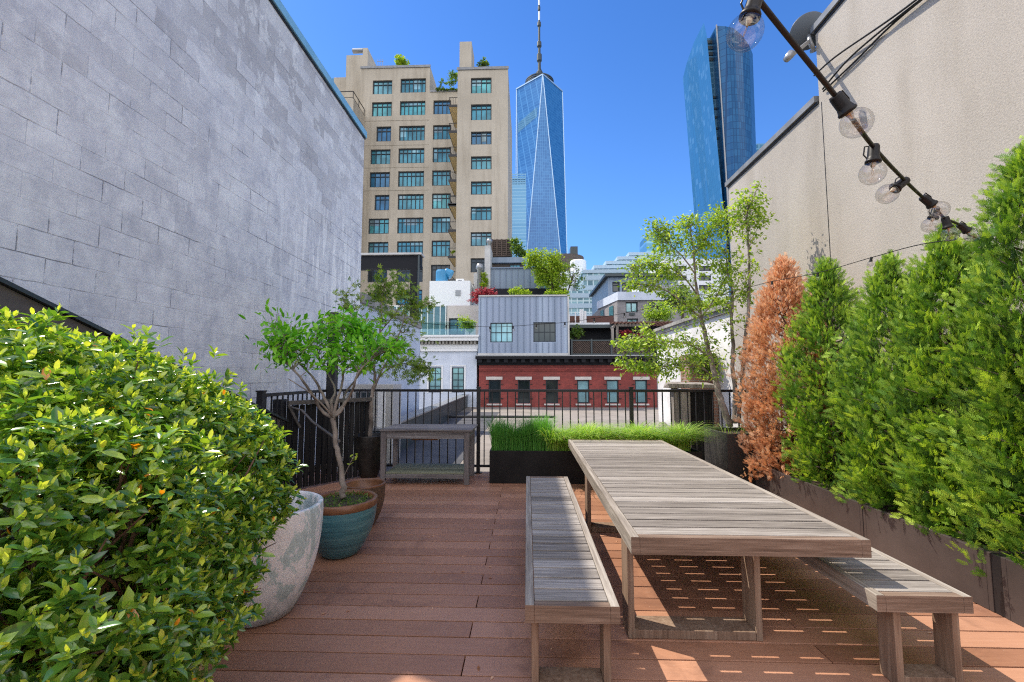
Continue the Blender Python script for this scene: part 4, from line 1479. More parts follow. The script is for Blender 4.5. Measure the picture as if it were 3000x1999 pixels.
window(t, hw_[1], YW - .2, 4, [.5], .05, M['frame_dark'], M['g_dark'], label="dark window with reflections")

# upper penthouse tiers
t = thing("rooftop_penthouse", (0, 30, 5), "stacked slate blue penthouse with louvred cooling box above the metal box", "building")
Y2 = 29.0
def ub(x0, y0, x1, y1, Y, dep): 
    r = rect(z3, x0, y0, x1, y1, Y); return (r[0], r[1], Y, Y + dep, r[2], r[3])
mb = MB(); mb.box(*ub(972, 532, 1330, 662, Y2, 4)); mb.build("lower_cladding", M['siding2'], t)
r = rect(z3, 972, 532, 1330, 662, Y2)
mb = MB(); x = r[0] + .3
while x < r[1]:
    mb.box(x - .02, x + .02, Y2 - .04, Y2 - .002, r[2], r[3] - .05); x += .4
mb.box(r[0], r[1], Y2 - .1, Y2 + .1, r[3] + .002, r[3] + .09)
mb.build("seams", M['seam'], t)
mb = MB(); mb.box(*ub(980, 457, 1203, 492, Y2 + 1, 3)); mb.build("upper_fascia", M['siding2'], t)
mb = MB(); mb.box(*ub(985, 493, 1195, 531, Y2 + 1.3, 3)); mb.build("brown_band", M['brown_louvre'], t)
window(t, rect(z3, 1105, 505, 1175, 530, Y2 + 1.2), Y2 + 1.2, 3, [], .05, M['frame_dark'], M['g_mid'])
mb = MB(); mb.box(*ub(940, 380, 978, 665, Y2 - .2, 2)); mb.box(*ub(960, 345, 988, 500, Y2 + 2, 2))
mb.build("parapet_wall", M['cement'], t)
mb = MB(); mb.box(*ub(990, 340, 1115, 454, Y2 + 2, 2.5)); mb.build("cooling_box", M['brown_louvre'], t)
mb = MB(); r = rect(z3, 990, 340, 1115, 454, Y2 + 2)
for k in range(5):
    x = r[0] + (r[1] - r[0]) * k / 4; mb.box(x - .05, x + .05, Y2 + 1.9, Y2 + 1.99, r[2], r[3])
for k in range(9):
    z = r[2] + (r[3] - r[2]) * (k + .5) / 9; mb.box(r[0], r[1], Y2 + 1.94, Y2 + 1.985, z - .03, z + .03)
mb.build("louvre_frame", M['bark_dark'], t)
mb = MB(); mb.box(*ub(903, 662, 1480, 716, Y2 - .5, 1)); mb.build("dark_recess", M['cornice'], t)
mb = MB(); p = W(*z3(907, 530), Y=Y2 - .3); mb.lathe([(.16, -3), (.16, -.1), (.25, -.05), (.25, .1), (.18, .28), (.01, .34)], p, 14)
p = W(*z3(972, 360), Y=Y2 + 1.5); mb.lathe([(.12, -3), (.12, -.1), (.22, 0), (.2, .2), (.01, .28)], p, 14)
mb.build("vent_cowl", M['steel_grey'], t, smooth=True)
mb = MB(); mb.box(*ub(868, 560, 918, 720, Y2 + .5, 1)); mb.build("white_flue_wall", M['cement'], t)

cloud("ivy", [PB(z3, 938, 575 + 18 * i, 28.7, .3) for i in range(5)], 800, .12, M['l_lime'], "lime green ivy hanging on the pale flue wall", "ivy")
cloud("climbing_shrub", [PB(z3, 1140, 360, 30.5, .4), PB(z3, 1150, 400, 30.5, .5), PB(z3, 1180, 425, 30.5, .55), PB(z3, 1205, 440, 30.5, .35)], 1400, .16, M['l_dark'], "dark green shrub right of the louvred cooling box", "shrub")
cloud("red_maple", [PB(z3, 935, 690, 27.2, .55), PB(z3, 985, 688, 27.2, .5), PB(z3, 885, 710, 27.2, .45), PB(z3, 960, 735, 26.6, .35), PB(z3, 870, 740, 26.6, .3)], 1800, .12, M['l_red'], "crimson leaved maple at the left corner of the metal box roof", "shrub", squash=.75)
cloud("lime_shrub", [PB(z3, 1130, 695, 26.2, .35), PB(z3, 1165, 685, 26.2, .38), PB(z3, 1200, 698, 26.2, .35), PB(z3, 1225, 705, 26.2, .25)], 1300, .11, M['l_lime'], "low lime shrub in the middle of the metal box roof edge", "shrub", "lime shrubs along the metal box roof")
cloud("lime_shrub", [PB(z3, 1365 + 28 * i, 700 + 4 * (i % 2), 25.6, .25) for i in range(5)], 1300, .11, M['l_lime'], "lime shrub under the big terrace tree at the right roof corner", "shrub", "lime shrubs along the metal box roof")
cloud("terrace_tree", [PB(z3, 1300, 470, 27, .75), PB(z3, 1250, 455, 27, .5), PB(z3, 1400, 460, 27, .55), PB(z3, 1350, 530, 27, .8), PB(z3, 1440, 530, 27, .55), PB(z3, 1290, 560, 27, .55),
                       PB(z3, 1400, 600, 27, .75), PB(z3, 1330, 620, 27, .55), PB(z3, 1460, 610, 27, .45), PB(z3, 1400, 670, 27, .55), PB(z3, 1230, 500, 27, .35)], 7500, .14, M['l_lime'],
      "large yellow green tree on the metal box roof terrace", "tree", trunk=(W(*z3(1385, 715), Y=27), W(*z3(1360, 500), Y=27), .10))
cloud("sparse_tree", [PB(z3, 1495, 510, 28, .45), PB(z3, 1520, 560, 28, .5), PB(z3, 1545, 610, 28, .5), PB(z3, 1500, 620, 28, .4), PB(z3, 1560, 650, 28, .4)], 800, .12, M['l_dark'], "thin dark sparse tree right of the big terrace tree", "tree", trunk=(W(*z3(1470, 715), Y=28), W(*z3(1530, 560), Y=28), .05))

# terrace on the right of the metal box
t = thing("roof_terrace", (5, 27, 2), "dark roof terrace with lattice railing and timber pergola above the brick house", "terrace")
xt0, xt1 = W(*z4(432, 900), Y=YW).x, W(*z4(1110, 900), Y=YW).x
mb = MB()
r = rect(z4, 432, 800, 1115, 1015, 27.5)
mb.box(xt0 + .15, xt1 + 3, 27.5, 30, zcn + .05, r[3]); mb.build("dark_wall", M['cornice'], t)
r = rect(z4, 425, 790, 775, 815, 26.6)
mb = MB(); mb.box(xt0 + .1, r[1], 26.4, 30, r[2], r[3]); mb.build("roof_fascia", M['steel_dark'], t)
mb = MB(); mb.box(xt0 + .1, r[1] - .2, 26.7, 30, r[3] + .002, r[3] + .15); mb.build("roof_top", M['white_paint'], t)
# lattice panels
r = rect(z4, 465, 912, 1075, 1008, YW)
lat = MB()
for (dx_, sg) in ((0, 1), (0, -1)):
    x = r[0] - 1.2
    hh = r[3] - r[2]
    while x < r[1] + 1.2:
        a = Vector((x, YW + .1 + .02 * sg, r[2])); b = Vector((x + sg * hh, YW + .1 + .02 * sg, r[3]))
        # clip in x
        lo, hi = r[0], r[1]
        def clip(p, q):
            t0, t1 = 0.0, 1.0
            dx2 = q.x - p.x
            ta, tb = (lo - p.x) / dx2, (hi - p.x) / dx2
            if ta > tb: ta, tb = tb, ta
            t0, t1 = max(t0, ta), min(t1, tb)
            return (p.lerp(q, t0), p.lerp(q, t1)) if t1 > t0 + 1e-3 else None
        c = clip(a, b)
        if c: lat.bar(c[0], c[1], .012, .035)
        x += .13
lat.build("lattice", M['bark_dark'], t)
mb = MB()
mb.box(r[0] - .1, r[1] + .5, YW + .05, YW + .15, r[3] + .002, r[3] + .07); mb.box(r[0] - .1, r[1] + .5, YW + .05, YW + .15, r[2] - .1, r[2] - .002)
for k in range(5):
    x = r[0] - .05 + (r[1] - r[0]) * k / 4; mb.box(x - .045, x + .045, YW + .02, YW + .18, r[2] - .1, r[3] + .12)
mb.build("railing", M['steel_dark'], t)
mb = MB()
for (x, y0_, y1_) in ((770, 818, 905), (808, 795, 900), (1000, 795, 900)):
    p0 = W(*z4(x, y1_ + 60), Y=26.2 if x > 800 else 25.6); p1 = W(*z4(x, y0_), Y=p0.y)
    mb.box(p0.x - .07, p0.x + .07, p0.y - .07, p0.y + .07, zcn, p1.z)
p0 = W(*z4(760, 815), Y=25.6); p1 = W(*z4(800, 790), Y=26.6)
mb.bar(p0, p1, .1, .12)
p2 = W(*z4(1060, 792), Y=26.2); p3 = W(*z4(800, 792), Y=26.2); mb.bar(p3, p2, .1, .16)
mb.build("pergola", M['old_timber'], t)
mb = MB()
a = W(*z4(770, 785), Y=26.0)
for k in range(16):
    mb.box(a.x + k * .22, a.x + k * .22 + .12, 25.7, 28, p3.z + .09, p3.z + .16)
mb.build("pergola_slats", M['rust_brown'], t)
cloud("terrace_shrub", [PB(z4, 490, 835, 26, .38), PB(z4, 470, 860, 26, .35), PB(z4, 520, 855, 26, .38)], 700, .13, M['l_dark'], "green shrub under the dark terrace roof, right of the metal box", "shrub", trunk=(W(*z4(495, 960), Y=26), W(*z4(495, 850), Y=26), .04))
cloud("red_shrub", [PB(z4, 850, 855, 25.9, .25), PB(z4, 885, 850, 25.9, .25)], 500, .09, M['l_red'], "small crimson shrub beneath the pergola", "shrub")
cloud("red_shrub", [PB(z4, 940, 868, 25.9, .22), PB(z4, 985, 868, 25.9, .25)], 350, .09, M['l_red'], "darker crimson shrub at the pergola's right post", "shrub")

# ================================================================== mid-distance buildings right of centre
t = thing("stepped_office", (35, 120, -14), "white and blue glass office building stepping up to the right in terraces", "building")
YS = 110
steps = [(45, 640, 240), (232, 437, 365), (362, 385, 500), (497, 335, 632), (632, 283, 762), (762, 235, 960)]
mb = MB()
for i, (a, v, b) in enumerate(steps):
    r = rect(zb, a, v, 1300, v + 10, YS + i * 2.2 if i else YS)
    xA = W(*zb(a, v), Y=YS + i * 2.2).x
    mb.box(xA, W(*zb(1500, v), Y=YS + i * 2.2).x, YS + i * 2.2, YS + 40, -14, W(*zb(a, v), Y=YS + i * 2.2).z)
mb.build("wall", M['stepped'], t)
mb = MB()
for i, (a, v, b) in enumerate(steps):
    xA = W(*zb(a, v), Y=YS + i * 2.2).x; zA = W(*zb(a, v), Y=YS + i * 2.2).z; yA = YS + i * 2.2
    zq_ = zA - .6
    lowz = 2 if i == 0 else W(*zb(steps[i - 1][0], steps[i - 1][1]), Y=YS + (i - 1) * 2.2).z
    while zq_ > lowz:
        mb.box(xA - .25, W(*zb(1500, v), Y=yA).x, yA - .25, yA - .01, zq_ - 1.15, zq_)
        zq_ -= 2.6
mb.build("floor_bands", M['blue_band'], t)
mb = MB()
for i, (a, v, b) in enumerate(steps[1:], 1):
    p = W(*zb(a, v), Y=YS + i * 2.2); q = W(*zb(1500, v), Y=YS + i * 2.2)
    mb.box(p.x - .3, q.x, YS + i * 2.2 - .4, YS + 40, p.z + .02, p.z + .9)
mb.build("parapet", M['blue_band'], t)

t = thing("water_drum", (20, 100, 20), "white rounded rooftop drum left of the stepped office building", "rooftop tank")
mb = MB()
YD = 130
p = W(*zb(205, 270), Y=YD); rad = W(*zb(300, 300), Y=YD).x - p.x
mb.lathe([(rad * 1.02, -14), (rad * 1.02, p.z - 3.2), (rad * 1.0, p.z - 3.1), (rad, p.z - .3), (rad * .9, p.z), (.01, p.z + .2)], (p.x - .6, YD + rad, 0), 36)
mb.lathe([(rad * .9, -14), (rad * .9, p.z - 4), (.01, p.z - 3.6)], (p.x - 4.2, YD + rad * .4, 0), 30)
mb.build("drum", M['white_paint'], t, smooth=False)
t = thing("fluted_block", (15, 112, 20), "brown fluted round block with a small dark louvre box behind the white drum", "building")
p = W(*zb(160, 205), Y=150); x0 = W(*zb(-160, 205), Y=150).x; x1 = W(*zb(262, 205), Y=150).x
mb = MB(); xc = (x0 + x1) / 2; R_ = (x1 - x0) / 2
fl = []
for k in range(72):
    an = 2 * math.pi * k / 72; rr_ = R_ * (1 if k % 2 else .96)
    fl.append((xc + rr_ * math.cos(an), 150 + R_ + rr_ * math.sin(an)))
for k in range(72):
    a, b = fl[k], fl[(k + 1) % 72]
    mb.quad((*a, -14), (*b, -14), (*b, p.z), (*a, p.z))
mb.poly([(*q, p.z) for q in fl])
mb.build("drum", M['brown_louvre'], t)
mb = MB(); q0 = W(*zb(78, 145), Y=150 + R_); q1 = W(*zb(160, 190), Y=150 + R_); mb.box(q0.x, q1.x, 150 + R_ - 2, 150 + R_ + 2, p.z, q0.z)
mb.build("louvre_box", M['steel_dark'], t)

t = thing("navy_office", (55, 150, -14), "dark blue glass office tower behind the airy tree, right of the stepped building", "building")
mb = MB()
a = W(*zb(872, 100), Y=140); b = W(*zb(955, -10), Y=132); c = W(*zb(1330, -10), Y=132)
mb.hexa([(a.x, 140, -14), (b.x, 132, -14), (c.x, 132, -14), (c.x, 160, -14), (a.x, 140, a.z), (b.x, 132, b.z), (c.x, 132, c.z), (c.x, 160, c.z)])
mb.build("wall", M['navy_glass'], t)

t = thing("grey_penthouse", (12, 48, 5), "dark grey rooftop storey with big windows behind the white banded building", "building")
r = rect(zb, 515, 480, 1320, 660, 48)
hp = [rect(zb, 565, 535, 650, 650, 48), rect(zb, 675, 535, 765, 650, 48)]
mb = MB(); facade(mb, r[0], r[1], -14, r[3], 48, hp, .3); shell(mb, r[0], r[1], 48, 60, -14, r[3]); mb.build("wall", M['siding2'], t)
for q in hp: window(t, q, 48.15, 1, [.7], .12, M['frame_dark'], M['g_dark'])
mb = MB(); mb.box(r[0] - .4, r[1], 47.4, 60, r[3] + .01, r[3] + .3); mb.build("roof_slab", M['steel_dark'], t)

t = thing("banded_house", (12, 42, -14), "grey brick block with a deep white band and angled left corner", "building")
YB = 42
xk0 = W(*zb(435, 850), Y=46).x; xk1 = W(*zb(620, 700), Y=YB).x; xk2 = W(*zb(1600, 700), Y=YB).x
zt_ = W(*zb(800, 652), Y=YB).z; zm = W(*zb(800, 748), Y=YB).z
hb = [rect(zb, 718, 765, 858, 885, YB), rect(zb, 980, 762, 1052, 825, YB), rect(zb, 735, 955, 862, 1060, YB), rect(zb, 1170, 770, 1250, 850, YB)]
mb = MB(); facade(mb, xk1, xk2, -14, zm, YB, hb, .3)
mb.quad((xk0, 47.5, -14), (xk1, YB, -14), (xk1, YB, zm), (xk0, 47.5, zm))
mb.quad((xk2, YB, -14), (xk2, 58, -14), (xk2, 58, zm), (xk2, YB, zm))
mb.quad((xk0, 58, -14), (xk0, 47.5, -14), (xk0, 47.5, zm), (xk0, 58, zm))
mb.build("wall", M['grey_brick'], t)
mb = MB()
mb.hexa([(xk0 - .2, 47.5, zm + .002), (xk1, YB - .25, zm + .002), (xk2, YB - .25, zm + .002), (xk2, 58, zm + .002), (xk0 - .2, 47.5, zt_), (xk1, YB - .25, zt_), (xk2, YB - .25, zt_), (xk2, 58, zt_)])
mb.build("white_band", M['white_shade'], t)
for i, q in enumerate(hb): window(t, q, YB + .15, 2, [], .1, M['frame_dark'], M['g_pale'] if i != 1 else M['g_dark'])
mb = MB(); q = rect(zb, 758, 893, 822, 920, YB); mb.box(q[0], q[1], YB - .1, YB - .002, q[2], q[3]); mb.build("wall_vent", M['steel_dark'], t)
dd = (Vector((xk1, YB, 0)) - Vector((xk0, 47.5, 0)))
nn = Vector((-dd.y, dd.x, 0)).normalized()
if nn.y > 0: nn = -nn
for f0, f1 in ((.12, .30), (.60, .82)):
    a = Vector((xk0, 47.5, 0)) + dd * f0 + nn * .05; b = Vector((xk0, 47.5, 0)) + dd * f1 + nn * .05
    mb = MB(); z0_ = zm - 2.6; z1_ = zm - .3
    mb.quad((a.x, a.y, z0_), (b.x, b.y, z0_), (b.x, b.y, z1_), (a.x, a.y, z1_))
    mb.build("corner_window", M['g_mid'], t)
mb = MB(); r = rect(zb, 870, 575, 1340, 655, 44.5); mb.box(r[0], r[1], 44.5, 50, zt_ + .002, r[3]); mb.build("roof_house", M['grey_brick'], t)
window(t, rect(zb, 922, 602, 975, 650, 44.4), 44.38, 1, [], .08, M['frame_white'], M['g_mid'])
mb = MB(); r = rect(zb, 803, 585, 870, 655, 43.8); mb.box(r[0], r[1], 43.8, 44.4, zt_ + .002, r[3]); mb.build("roof_hut", M['white_paint'], t)

t = thing("low_brick_shed", (7, 36, 2), "low dark red brick wall with white flue pipes beyond the terrace roof", "rooftop shed")
r = rect(zb, 50, 925, 580, 1010, 36)
mb = MB(); mb.box(r[0] - 1, r[1], 36, 40, -14, r[3]); mb.build("wall", M['rust_brown'], t)
mb = MB()
for x, v0, w_ in ((68, 900, .06), (140, 880, .05), (210, 852, .16), (250, 870, .12)):
    p = W(*zb(x, v0), Y=35.8); mb.tube([(p.x, 35.8, r[2]), (p.x, 35.8, p.z)], w_, 10)
mb.build("flue", M['white_paint'], t)

t = thing("white_apartments", (30, 62, -14), "white apartment house mostly hidden behind the airy tree", "building")
r = rect(zb, 1165, 270, 1900, 700, 60)
hp = [rect(zb, 1300, 240 + 110 * k, 1420, 300 + 110 * k, 60) for k in range(1, 4)] + [rect(zb, 1560, 240 + 110 * k, 1700, 300 + 110 * k, 60) for k in range(1, 4)]
mb = MB(); facade(mb, r[0], r[1], -14, r[3], 60, hp, .3); shell(mb, r[0], r[1], 60, 75, -14, r[3]); mb.build("wall", M['white_paint'], t)
for q in hp: window(t, q, 60.15, 2, [], .12, M['frame_dark'], M['g_dark'])
cloud("terrace_tree", [PB(zb, 1250, 720, 36, 1.1), PB(zb, 1400, 740, 36, 1.2), PB(zb, 1180, 690, 36, .6), PB(zb, 1330, 680, 36, .9)], 1500, .22, M['l_dark'], "broad dark green tree on a roof behind the airy tree", "tree", trunk=(W(*zb(1370, 960), Y=36), W(*zb(1360, 760), Y=36), .12))
cloud("terrace_tree", [PB(zb, 1010, 880, 30, .7), PB(zb, 1130, 860, 30, .8), PB(zb, 1080, 930, 30, .8), PB(zb, 1200, 920, 30, .6), PB(zb, 970, 930, 30, .4)], 2600, .14, M['l_birch'], "feathery green tree right of the pergola, by the grey coping", "tree", trunk=(W(*zb(1090, 1050), Y=30), W(*zb(1080, 900), Y=30), .08))
cloud("terrace_tree", [PB(zb, 1700, 800, 22, .5), PB(zb, 1800, 790, 22, .45), PB(zb, 1650, 830, 22, .35)], 1200, .12, M['l_lime'], "bright yellow green shrub above the grey coping of the white wall", "shrub")

# neighbour roof items ------------------------------------------------
t = thing("utility_cabinet", (-3.1, 8.9, -.26), "pale grey rooftop cabinet with glazed door behind the left railing", "cabinet")
mb = MB(); mb.box(-3.6, -2.72, 8.9, 9.5, -.26, 1.33); mb.build("body", M['cement'], t, bevel=.01)
window(t, (-3.5, -3.12, .35, 1.2), 8.86, 3, [.8], .03, M['steel_grey'], M['g_dark'])
mb = MB(); mb.box(-3.02, -2.86, 8.87, 8.897, .2, 1.2); mb.build("door_panel", M['white_paint'], t)
t = thing("metal_parapet", (-3.2, 12, -.26), "low parapet with silvery metal flashing receding past the white wall", "parapet")
mb = MB(); mb.hexa([(-3.05, 8.7, -.26), (-2.9, 8.7, -.26), (-3.35, 24.9, -.26), (-3.55, 24.9, -.26), (-3.05, 8.7, .42), (-2.9, 8.7, .42), (-3.35, 24.9, .42), (-3.55, 24.9, .42)])
mb.build("parapet_wall", M['steel_dark'], t)
mb = MB(); mb.hexa([(-3.15, 8.66, .422), (-2.82, 8.66, .422), (-3.27, 24.9, .422), (-3.65, 24.9, .422), (-3.15, 8.66, .47), (-2.82, 8.66, .46), (-3.27, 24.9, .46), (-3.65, 24.9, .47)])
mb.build("flashing", M['steel_grey'], t)
t = thing("roof_pipe", (-1.2, 15.5, -.26), "thin black pipe lying on the neighbouring roof near the brick house", "pipe")
mb = MB(); mb.tube([(-3.2, 17.4, -.10), (1.1, 17.4, -.10)], .05, 8); mb.build("pipe", M['black'], t)

t = thing("timber_post", (3.1, 7.8, -.26), "bleached timber posts with black boards outside the railing, right", "post")
a = W(1850 + 380 / 3.135, 950 + 800 / 3.135, Y=7.9).x; b = W(1850 + 445 / 3.135, 950 + 800 / 3.135, Y=7.9).x
c = W(1850 + 530 / 3.135, 950 + 800 / 3.135, Y=7.9).x; d_ = W(1850 + 750 / 3.135, 950 + 800 / 3.135, Y=7.9).x
mb = MB(); mb.box(a, b - .015, 7.85, 8.0, -.26, 1.28); mb.box(b, c, 7.82, 8.02, -.26, 1.27); mb.build("posts", M['old_timber'], t, bevel=.012)
mb = MB(); mb.box(c + .01, d_, 7.88, 8.0, -.26, 1.25); mb.build("black_boards", M['gate_wood'], t)
mb = MB(); mb.hexa([(a - .1, 7.75, 1.285), (d_, 7.75, 1.285), (d_, 8.1, 1.285), (a - .1, 8.1, 1.285), (a - .12, 7.75, 1.37), (d_, 7.75, 1.35), (d_, 8.1, 1.38), (a - .05, 8.1, 1.40)]); mb.build("cap_beam", M['old_timber'], t, bevel=.01)
t = thing("brick_chimney", (3.7, 9.6, -.3), "short old brick chimney stack overgrown with ivy by the white wall", "chimney")
mb = MB(); mb.box(3.42, 3.99, 9.4, 9.95, -.26, 1.95); mb.build("stack", mk_brick("old_brick", (0.34, 0.17, 0.11), (0.24, 0.13, 0.09), (0.3, 0.26, 0.22)), t)
cloud("ivy", [(Vector((3.45, 9.3, 1.9)), .22), (Vector((3.6, 9.3, 2.05)), .25), (Vector((3.8, 9.3, 1.85)), .25), (Vector((3.6, 9.25, 1.65)), .22), (Vector((3.85, 9.3, 1.55)), .2)], 1300, .06, M['l_dark'], "olive green ivy clump on the old brick chimney", "ivy")

# ================================================================== DECK RAILING
def fence_run(p0, p1, n, parent, z0=.09, z1=1.25, side=False):
    p0 = Vector(p0); p1 = Vector(p1)
    for k in range(n):
        q = p0.lerp(p1, (k + .5) / n)
        mb = MB(); mb.box(q.x - .008, q.x + .008, q.y - .008, q.y + .008, z0 + .035, z1 - .002)
        mb.build("baluster", M['black_fence'], parent)
    mb = MB(); mb.bar((p0.x, p0.y, z1 + .02), (p1.x, p1.y, z1 + .02), .045, .04); mb.build("top_rail", M['black_fence'], parent, bevel=.003)
    mb = MB(); mb.bar((p0.x, p0.y, z0 + .017), (p1.x, p1.y, z0 + .017), .035, .034); mb.build("bottom_rail", M['black_fence'], parent)


def post(x, y, h, parent, w=.055, name="post"):
    mb = MB(); mb.box(x - w / 2, x + w / 2, y - w / 2, y + w / 2, .012, h)
    mb.box(x - w * .62, x + w * .62, y - w * .62, y + w * .62, h + .001, h + .018)
    mb.box(x - w * 1.0, x + w * 1.0, y - w * 1.0, y + w * 1.0, .001, .011)
    mb.build(name, M['black_fence'], parent)


t = thing("metal_railing", (0, 6.95, 0), "black metal railing with thin vertical bars along the far end of the deck", "railing")
YFc = 6.93
fence_run((-3.1, YFc, 0), (-.79, YFc, 0), 18, t)
fence_run((-.73, YFc, 0), (1.585, YFc, 0), 19, t)
fence_run((1.645, YFc, 0), (3.95, YFc, 0), 18, t)
post(-.76, YFc, 1.31, t); post(1.615, YFc, 1.31, t)
t = thing("metal_railing", (-3.13, 6, 0), "short black side railing by the block wall, left of the slatted gate", "railing")
fence_run((-3.13, 5.14, 0), (-3.13, 6.88, 0), 14, t)
post(-3.13, 5.11, 1.31, t, .07)
t = thing("light_pole", (-3.05, 6.84, 0), "tall black pole at the railing corner holding the string lights", "pole")
mb = MB(); mb.box(-3.12, -2.99, 6.76, 6.88, 0.002, 2.5); mb.build("pole", M['black_fence'], t)
mb = MB(); mb.box(-3.09, -3.02, 6.70, 6.758, 1.70, 1.78); mb.build("junction_box", M['steel_grey'], t)

# slatted gate
t = thing("slatted_gate", (-2.8, 6.1, 0), "dark weathered slatted wooden gate standing at an angle behind the teal pot", "gate")
g0, g1 = Vector((-3.12, 5.66, 0)), Vector((-2.38, 6.62, 0))
gd = (g1 - g0); gl_ = gd.length; gd.normalize(); gn = Vector((gd.y, -gd.x, 0))
mb = MB()
ns = 15
for k in range(ns):
    s0 = gl_ * (k + .12) / ns; s1 = gl_ * (k + .88) / ns
    mb.cur = random.random()
    off = random.uniform(0, .012)
    a, b = g0 + gd * s0 + gn * off, g0 + gd * s1 + gn * off
    zt_g = 1.12 - random.uniform(0, .01)
    q = [a, b, b - gn * .02, a - gn * .02]
    mb.hexa([(p.x, p.y, .03) for p in q] + [(p.x, p.y, zt_g) for p in q])
mb.build("slats", M['gate_wood'], t)
mb = MB(); mb.bar(g0 + gn * .04 + Vector((0, 0, 1.15)), g1 + gn * .04 + Vector((0, 0, 1.15)), .05, .055)
mb.build("top_rail", M['gate_rail'], t, bevel=.004)
mb = MB()
mb.bar(g0 + gn * .045 + Vector((0, 0, 1.12)), g0 + gn * .045 + gd * .16 + Vector((0, 0, .82)), .03, .03)
mb.build("diagonal_brace", M['gate_rail'], t)
mb = MB()
mb.bar(g0 - gn * .03 + Vector((0, 0, .25)), g1 - gn * .03 + Vector((0, 0, .25)), .03, .07)
mb.build("cross_rail", M['gate_rail'], t)
mb = MB(); q = g0 - gd * .09; mb.box(q.x - .06, q.x + .06, q.y - .06, q.y + .06, .002, 1.2); mb.build("post", M['black_fence'], t, bevel=.006)

# sloping bulkhead along the wall
t = thing("stair_bulkhead", (-3.4, 4, 0), "dark sloping bulkhead roof with grey brown edge board against the block wall", "bulkhead")
ya, za_, yb_, zb2 = 1.2, 2.50, 5.72, .875
mb = MB()
mb.hexa([(-3.69, ya, .002), (-3.17, ya, .002), (-3.17, yb_ - .06, .002), (-3.69, yb_ - .06, .002), (-3.69, ya, za_ - .03), (-3.17, ya, za_ - .03), (-3.17, yb_ - .06, zb2), (-3.69, yb_ - .06, zb2)])
mb.build("body", M['dark_roof'], t)
mb = MB()
mb.hexa([(-3.165, ya, za_ - .17), (-3.13, ya, za_ - .17), (-3.13, yb_, zb2 - .16), (-3.165, yb_, zb2 - .16), (-3.165, ya, za_ + .0), (-3.13, ya, za_ + .0), (-3.13, yb_, zb2 + .0), (-3.165, yb_, zb2 + .0)])
mb.build("edge_board", M['cap_brown'], t)
mb = MB()
mb.hexa([(-3.69, ya, za_ + .003), (-3.10, ya, za_ + .003), (-3.10, yb_ + .02, zb2 + .003), (-3.69, yb_ + .02, zb2 + .003), (-3.69, ya, za_ + .03), (-3.10, ya, za_ + .03), (-3.10, yb_ + .02, zb2 + .03), (-3.69, yb_ + .02, zb2 + .03)])
mb.build("roof_sheet", M['steel_dark'], t)

# ================================================================== TABLE AND BENCHES
def slat_top(mb, x0, x1, y0, y1, zt, th, pitch, gap, jig=.0015):
    n = max(1, round((y1 - y0) / pitch)); p = (y1 - y0) / n
    for k in range(n):
        mb.cur = random.random()
        dz = random.uniform(-jig, 0)
        mb.box(x0, x1, y0 + k * p + gap / 2, y0 + (k + 1) * p - gap / 2, zt - th + dz, zt + dz)


def plank_table(name, label, cat, x0, x1, y0, y1, zt, ap, legx, legy, lw, lt, rails, group=None, edge=.042):
    t = thing(name, ((x0 + x1) / 2, (y0 + y1) / 2, 0), label, cat, group)
    mb = MB(); slat_top(mb, x0 + edge + .003, x1 - edge - .003, y0 + edge + .004, y1 - edge - .004, zt - .001, .014, .1235, .014)
    mb.build("tabletop" if cat == 'table' else "seat", M['table_wood'], t, bevel=.0025)
    mb = MB()
    mb.cur = .4; mb.box(x0, x0 + edge, y0 + .0015, y1, zt - ap, zt); mb.cur = .7; mb.box(x1 - edge, x1, y0 + .0015, y1, zt - ap, zt)
    mb.build("side_rail", M['table_wood_y'], t, bevel=.004)
    mb = MB(); mb.box(x0 + edge + .0015, x1 - edge - .0015, y1 - edge, y1, zt - ap, zt - .0008)
    mb.build("end_rail", M['table_front'], t, bevel=.003)
    mb = MB()
    mb.cur = .5; mb.box(x0 + .0 + edge + .0015, x1 - edge - .0015, y0 - .0, y0 + edge, zt - ap, zt - .0008)
    mb.box(x0, x0 + edge, y0 - .0, y0 + .001, zt - ap, zt); mb.box(x1 - edge, x1, y0, y0 + .001, zt - ap, zt)
    mb.build("end_rail", M['table_front'], t, bevel=.003)
    mb = MB()
    for rx in rails: mb.box(rx - .045, rx + .045, y0 + edge + .002, y1 - edge - .002, zt - .055, zt - .0185)
    mb.build("support_rails", M['leg_wood'], t)
    for ly in legy:
        for lx in legx:
            mb = MB(); mb.cur = random.random(); mb.box(lx - lt / 2, lx + lt / 2, ly - lw / 2, ly + lw / 2, .002, zt - .057)
            mb.build("leg", M['leg_wood'], t, bevel=.003)
        mb = MB(); mb.box(legx[0] + lt / 2 + .001, legx[1] - lt / 2 - .001, ly - lw / 2 + .003, ly + lw / 2 - .003, .003, .05)
        mb.build("stretcher", M['leg_wood'], t, bevel=.003)
    return t


plank_table("dining_table", "long weathered grey teak dining table with slatted top", "table", .548, 1.782, 2.42, 6.0, .65, .09,
            (.595, 1.315), (2.74, 4.45), .16, .036, (.775, 1.03, 1.31, 1.56), edge=.045)
plank_table("slatted_bench", "slatted grey teak bench on the left of the table, half in shadow", "bench", -.012, .425, 2.13, 4.76, .44, .078,
            (.035, .378), (2.27, 4.55), .12, .035, (.205,), "teak benches beside the table")
plank_table("slatted_bench", "slatted grey teak bench on the right, partly under the table", "bench", 1.69, 2.14, 2.28, 4.9, .44, .078,
            (1.80, 2.075), (2.36, 4.7), .11, .034, (1.915,), "teak benches beside the table")

